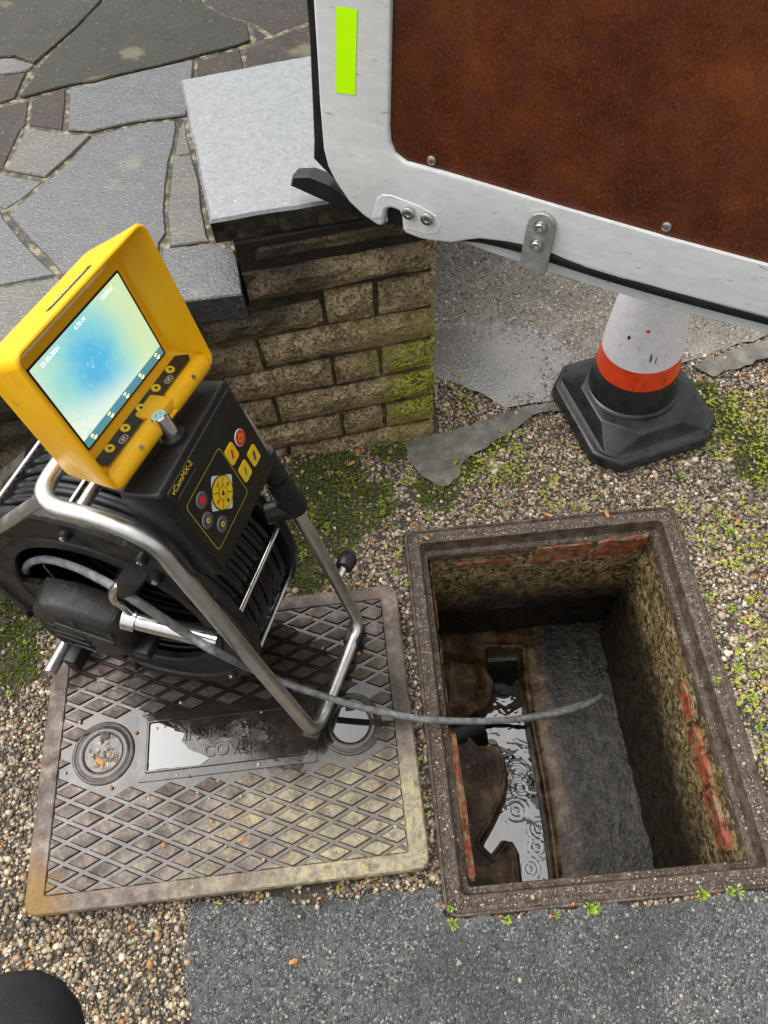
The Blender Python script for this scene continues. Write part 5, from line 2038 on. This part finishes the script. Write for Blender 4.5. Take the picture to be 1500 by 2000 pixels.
def weed_mesh(k):
    r = random.Random(40 + k)
    V, Fc = [], []
    n = 13 + k * 3
    for i in range(n):
        a = 2 * math.pi * i / n + r.uniform(-.3, .3)
        L = r.uniform(.005, .0135)
        h0, h1 = r.uniform(.003, .006), r.uniform(.006, .013)
        ux, uy = math.cos(a), math.sin(a)
        w = r.uniform(.0008, .0015)
        b = len(V)
        for q, (d, hh, ww) in enumerate(((.001, 0, .4), (L * .45, h1 * .8, .6), (L * .75, h1, 1.25), (L, h1 * .8, .2))):
            V.append((ux * d - uy * w * ww, uy * d + ux * w * ww, hh))
            V.append((ux * d + uy * w * ww, uy * d - ux * w * ww, hh))
        for q in range(3):
            Fc.append((b + 2 * q, b + 2 * q + 1, b + 2 * q + 3, b + 2 * q + 2))
    return pymesh('weed_seedling', V, Fc)


WEEDS = [weed_mesh(k) for k in range(4)]
for me in WEEDS:
    me.materials.append(MT['leaf'].m)


def ordinal(i):
    return ('first', 'second', 'third', 'fourth', 'fifth', 'sixth', 'seventh', 'eighth', 'ninth', 'tenth', 'eleventh', 'twelfth', 'thirteenth', 'fourteenth', 'fifteenth', 'sixteenth', 'seventeenth', 'eighteenth', 'nineteenth', 'twentieth')[i]


def name_in_order(items, what, zone_of, cat, group):
    """label every small thing by its stretch of ground and its place in that stretch"""
    zones = {}
    for o in items:
        zones.setdefault(zone_of(o.location), []).append(o)
    for (where, how, key), L in zones.items():
        L.sort(key=lambda o: o.location[0] if key == 'x' else -o.location[1])
        for i, o in enumerate(L):
            place = ordinal(i) + ' ' + how if len(L) > 1 else 'the only one there'
            tag(o, f'{what(o)} {where}, {place}', cat, group)


def place_weeds():
    made = []
    spots = [(595, 1088, 1.2), (638, 1030, .9), (610, 1010, .8), (838, 1012, 1.1), (745, 985, .9), (748, 1004, .9), (770, 1030, .8), (640, 1045, .8), (775, 1085, 1.1), (772, 1120, 1.0), (797, 1140, 1.1), (663, 930, .7), (720, 915, .8),
             (560, 1050, .9), (575, 1090, .8), (985, 915, 1.0), (1005, 880, 1.0), (960, 890, .9), (1015, 845, .9), (930, 935, .9), (975, 985, .9), (1095, 980, .9), (1120, 990, .8), (1060, 965, .8),
             (1420, 1040, 1.3), (1385, 1170, 1.0), (1462, 1175, 1.2), (1425, 1190, 1.0), (1400, 1000, .9), (1390, 1060, .9), (1375, 1165, .9), (1450, 1250, 1.1), (1440, 1300, 1.1), (1470, 1360, 1.2), (1480, 1420, 1.1), (1400, 1330, 1.1), (1330, 1035, .8),
             (880, 1775, .7), (885, 1806, 1.0), (990, 1795, 1.2), (1085, 1785, .9), (1150, 1776, 1.3), (1165, 1772, 1.0), (1370, 1748, 1.1), (1440, 1742, 1.2), (1425, 1740, .9), (1395, 880, .8), (1330, 930, .9), (1480, 960, 1.0),
             (100, 1140, .9), (50, 1255, .8), (20, 1355, .9)]
    for i, (u, v, s) in enumerate(spots):
        z = .002
        p = G(u, v, z)
        o = bpy.data.objects.new('weed_seedling', WEEDS[i % 4])
        COL.objects.link(o)
        o.location = (p[0], p[1], max(float(ground_z(p[0], p[1])), 0) + .001)
        o.rotation_euler = (random.uniform(-.2, .2), random.uniform(-.2, .2), random.uniform(0, 6.28))
        s *= random.uniform(.5, .85)
        o.scale = (s, s, s * random.uniform(.8, 1.5))
        made.append(o)

    def zone(p):
        if p[1] < .03:
            return 'along the lower manhole frame edge', 'from the left', 'x'
        if p[0] > FW:
            return 'in gravel right of the manhole', 'from the wall', 'y'
        if p[0] < -.5:
            return 'behind the cable reel', 'from the wall', 'y'
        if p[0] > .12:
            return 'between manhole and traffic cone', 'from the left', 'x'
        if p[1] < .70:
            return 'left of the manhole frame', 'from the wall', 'y'
        return 'below the pier', 'from the left', 'x'
    name_in_order(made, lambda o: 'bright green seedling', zone, 'weed', 'bright green seedlings in the gravel')


place_weeds()

PEB = []
for k in range(4):
    t = [(.42, .36, .26), (.45, .2, .07), (.5, .42, .3), (.24, .2, .18)][k]
    me = stone_mesh('pebble', np.zeros((1, 3)), np.array([1.]), tint=np.array([t]), seed=60 + k)
    me.shade_smooth()
    me.materials.append(MT['pebble'].m)
    PEB.append(me)


def loose_pebbles():
    on_cover = [(352, 1372, 5, 2), (700, 1275, 6, 1), (413, 1604, 6, 1), (437, 1578, 4, 0), (320, 1650, 7, 1), (290, 1560, 6, 2), (385, 1548, 4, 0), (408, 1558, 4, 0), (470, 1555, 5, 0), (505, 1493, 6, 0), (425, 1524, 4, 0), (384, 1555, 4, 3), (316, 1610, 4, 2),
                (772, 1614, 5, 2), (606, 1206, 6, 1), (630, 1265, 4, 0), (345, 1515, 5, 0), (368, 1514, 5, 3), (216, 1538, 5, 1), (126, 1508, 4, 2), (150, 1635, 4, 0), (515, 1678, 5, 0), (440, 1653, 4, 0), (388, 1650, 3, 0), (376, 1733, 5, 0), (265, 1430, 5, 1), (306, 1421, 4, 0), (321, 1419, 4, 0), (510, 1390, 4, 1), (205, 1372, 4, 0),
                (155, 1410, 5, 0), (560, 1515, 4, 2)]
    CN = ('cream', 'orange', 'pale', 'grey brown')
    made = []
    for i, (u, v, r, k) in enumerate(on_cover):
        p = G(u, v, .031)
        q = CV.inverted() @ Vector(p)
        z = .0275
        if abs(q.x) < .135 and abs(q.y + .005) < .042:
            z = .0262
        o = bpy.data.objects.new('pebble', PEB[k])
        COL.objects.link(o)
        rr = r * .00072
        o.location = (p[0], p[1], z + rr * .6)
        o.scale = (rr, rr, rr * .85)
        o.rotation_euler = (0, 0, random.uniform(0, 6))
        o['tone'] = CN[k]
        made.append(o)

    def czone(p):
        q = CV.inverted() @ Vector(p)
        if q.y > .06:
            return 'on the iron cover beyond its name panel', 'from the left', 'x'
        if q.y > -.075:
            return 'on the iron cover beside its name panel', 'from the left', 'x'
        return "on the iron cover's near half", 'from the left', 'x'
    name_in_order(made, lambda o: 'loose pebble', czone, 'pebble', 'loose pebbles on the iron cover')
    for o in made:
        o['label'] = o['label'].replace('loose pebble', 'loose ' + o['tone'] + ' pebble')
        del o['tone']
    made = []
    kp, kr = [], []
    for i in range(80):
        a, d = random.uniform(0, 6.28), .027 * math.sqrt(random.random())
        kp.append((-.212 + d * math.cos(a), -.010 + d * .85 * math.sin(a), .0264))
        kr.append(random.uniform(.0022, .0058))
    ks = link('keyhole_grit', stone_mesh('keyhole_grit', np.array(kp), np.array(kr), seed=77), MT['pebble'])
    ks.matrix_world = CV
    tag(ks, kind='stuff')
    on_tar = [(1015, 1915, 6, 0), (620, 1772, 7, 0), (520, 1760, 5, 3), (480, 1795, 4, 0), (700, 1752, 6, 0), (585, 1790, 5, 2), (1205, 1830, 5, 0), (560, 1985, 4, 0), (1330, 1945, 5, 2), (1400, 1975, 5, 2), (1330, 1800, 4, 3), (905, 1900, 4, 3), (1235, 1900, 4, 2), (660, 1845, 4, 3), (595, 1920, 6, 3), (1160, 1985, 4, 0),
              (870, 1620, 4, 0), (1040, 1752, 6, 0), (1120, 1765, 4, 1), (1075, 1790, 5, 1), (860, 1660, 4, 1)]
    for u, v, r, k in on_tar:
        p = G(u, v, .004)
        o = bpy.data.objects.new('pebble', PEB[k])
        COL.objects.link(o)
        rr = r * .00075
        o.location = (p[0], p[1], .004 + rr * .5)
        o.scale = (rr, rr, rr * .8)
        o.rotation_euler = (0, 0, random.uniform(0, 6))
        made.append(o)
    name_in_order(made, lambda o: 'loose pebble', lambda p: ('on the manhole frame', 'from the left', 'x') if p[0] > 0 and p[1] > .0 else (('on the tarmac beside the cover', 'from the left', 'x') if p[1] > -.03 else ('out on the grey tarmac', 'from the left', 'x')),
                  'pebble', 'loose pebbles on the tarmac and frame')
    # dead leaf scraps
    V = []
    n = 8
    for i in range(n):
        a = 2 * math.pi * i / n
        V.append((math.cos(a) * 1.0, math.sin(a) * .5 * (1 if i % 2 else .8), .12 * math.sin(2 * a)))
    V.append((0, 0, .08))
    lm = pymesh('leaf_scrap', V, [(i, (i + 1) % n, n) for i in range(n)])
    lm.materials.append(MT['dead'].m)
    for u, v, s, z, where in ((573, 1878, .008, .006, 'alone on the grey tarmac'), (195, 1488, .009, .0300, 'in the left keyhole of the iron cover'), (685, 905, .010, .02, 'at the mossy foot of the pier'),
                               (1070, 1005, .009, .006, 'at the middle of the far frame edge'), (1185, 1003, .009, .006, 'on the far frame edge near its right corner'), (832, 1050, .007, .006, 'on the left far corner of the manhole frame'),
                               (1440, 1020, .009, .006, 'in the gravel right of the manhole'), (470, 1640, .006, .031, 'between raised diamonds of the iron cover')):
        p = G(u, v, z)
        o = bpy.data.objects.new('leaf_scrap', lm)
        COL.objects.link(o)
        o.location = p
        o.scale = (s, s, s)
        o.rotation_euler = (random.uniform(-.2, .2), random.uniform(-.2, .2), random.uniform(0, 6))
        tag(o, 'orange brown leaf scrap ' + where, 'leaf', 'dead leaf scraps')


loose_pebbles()
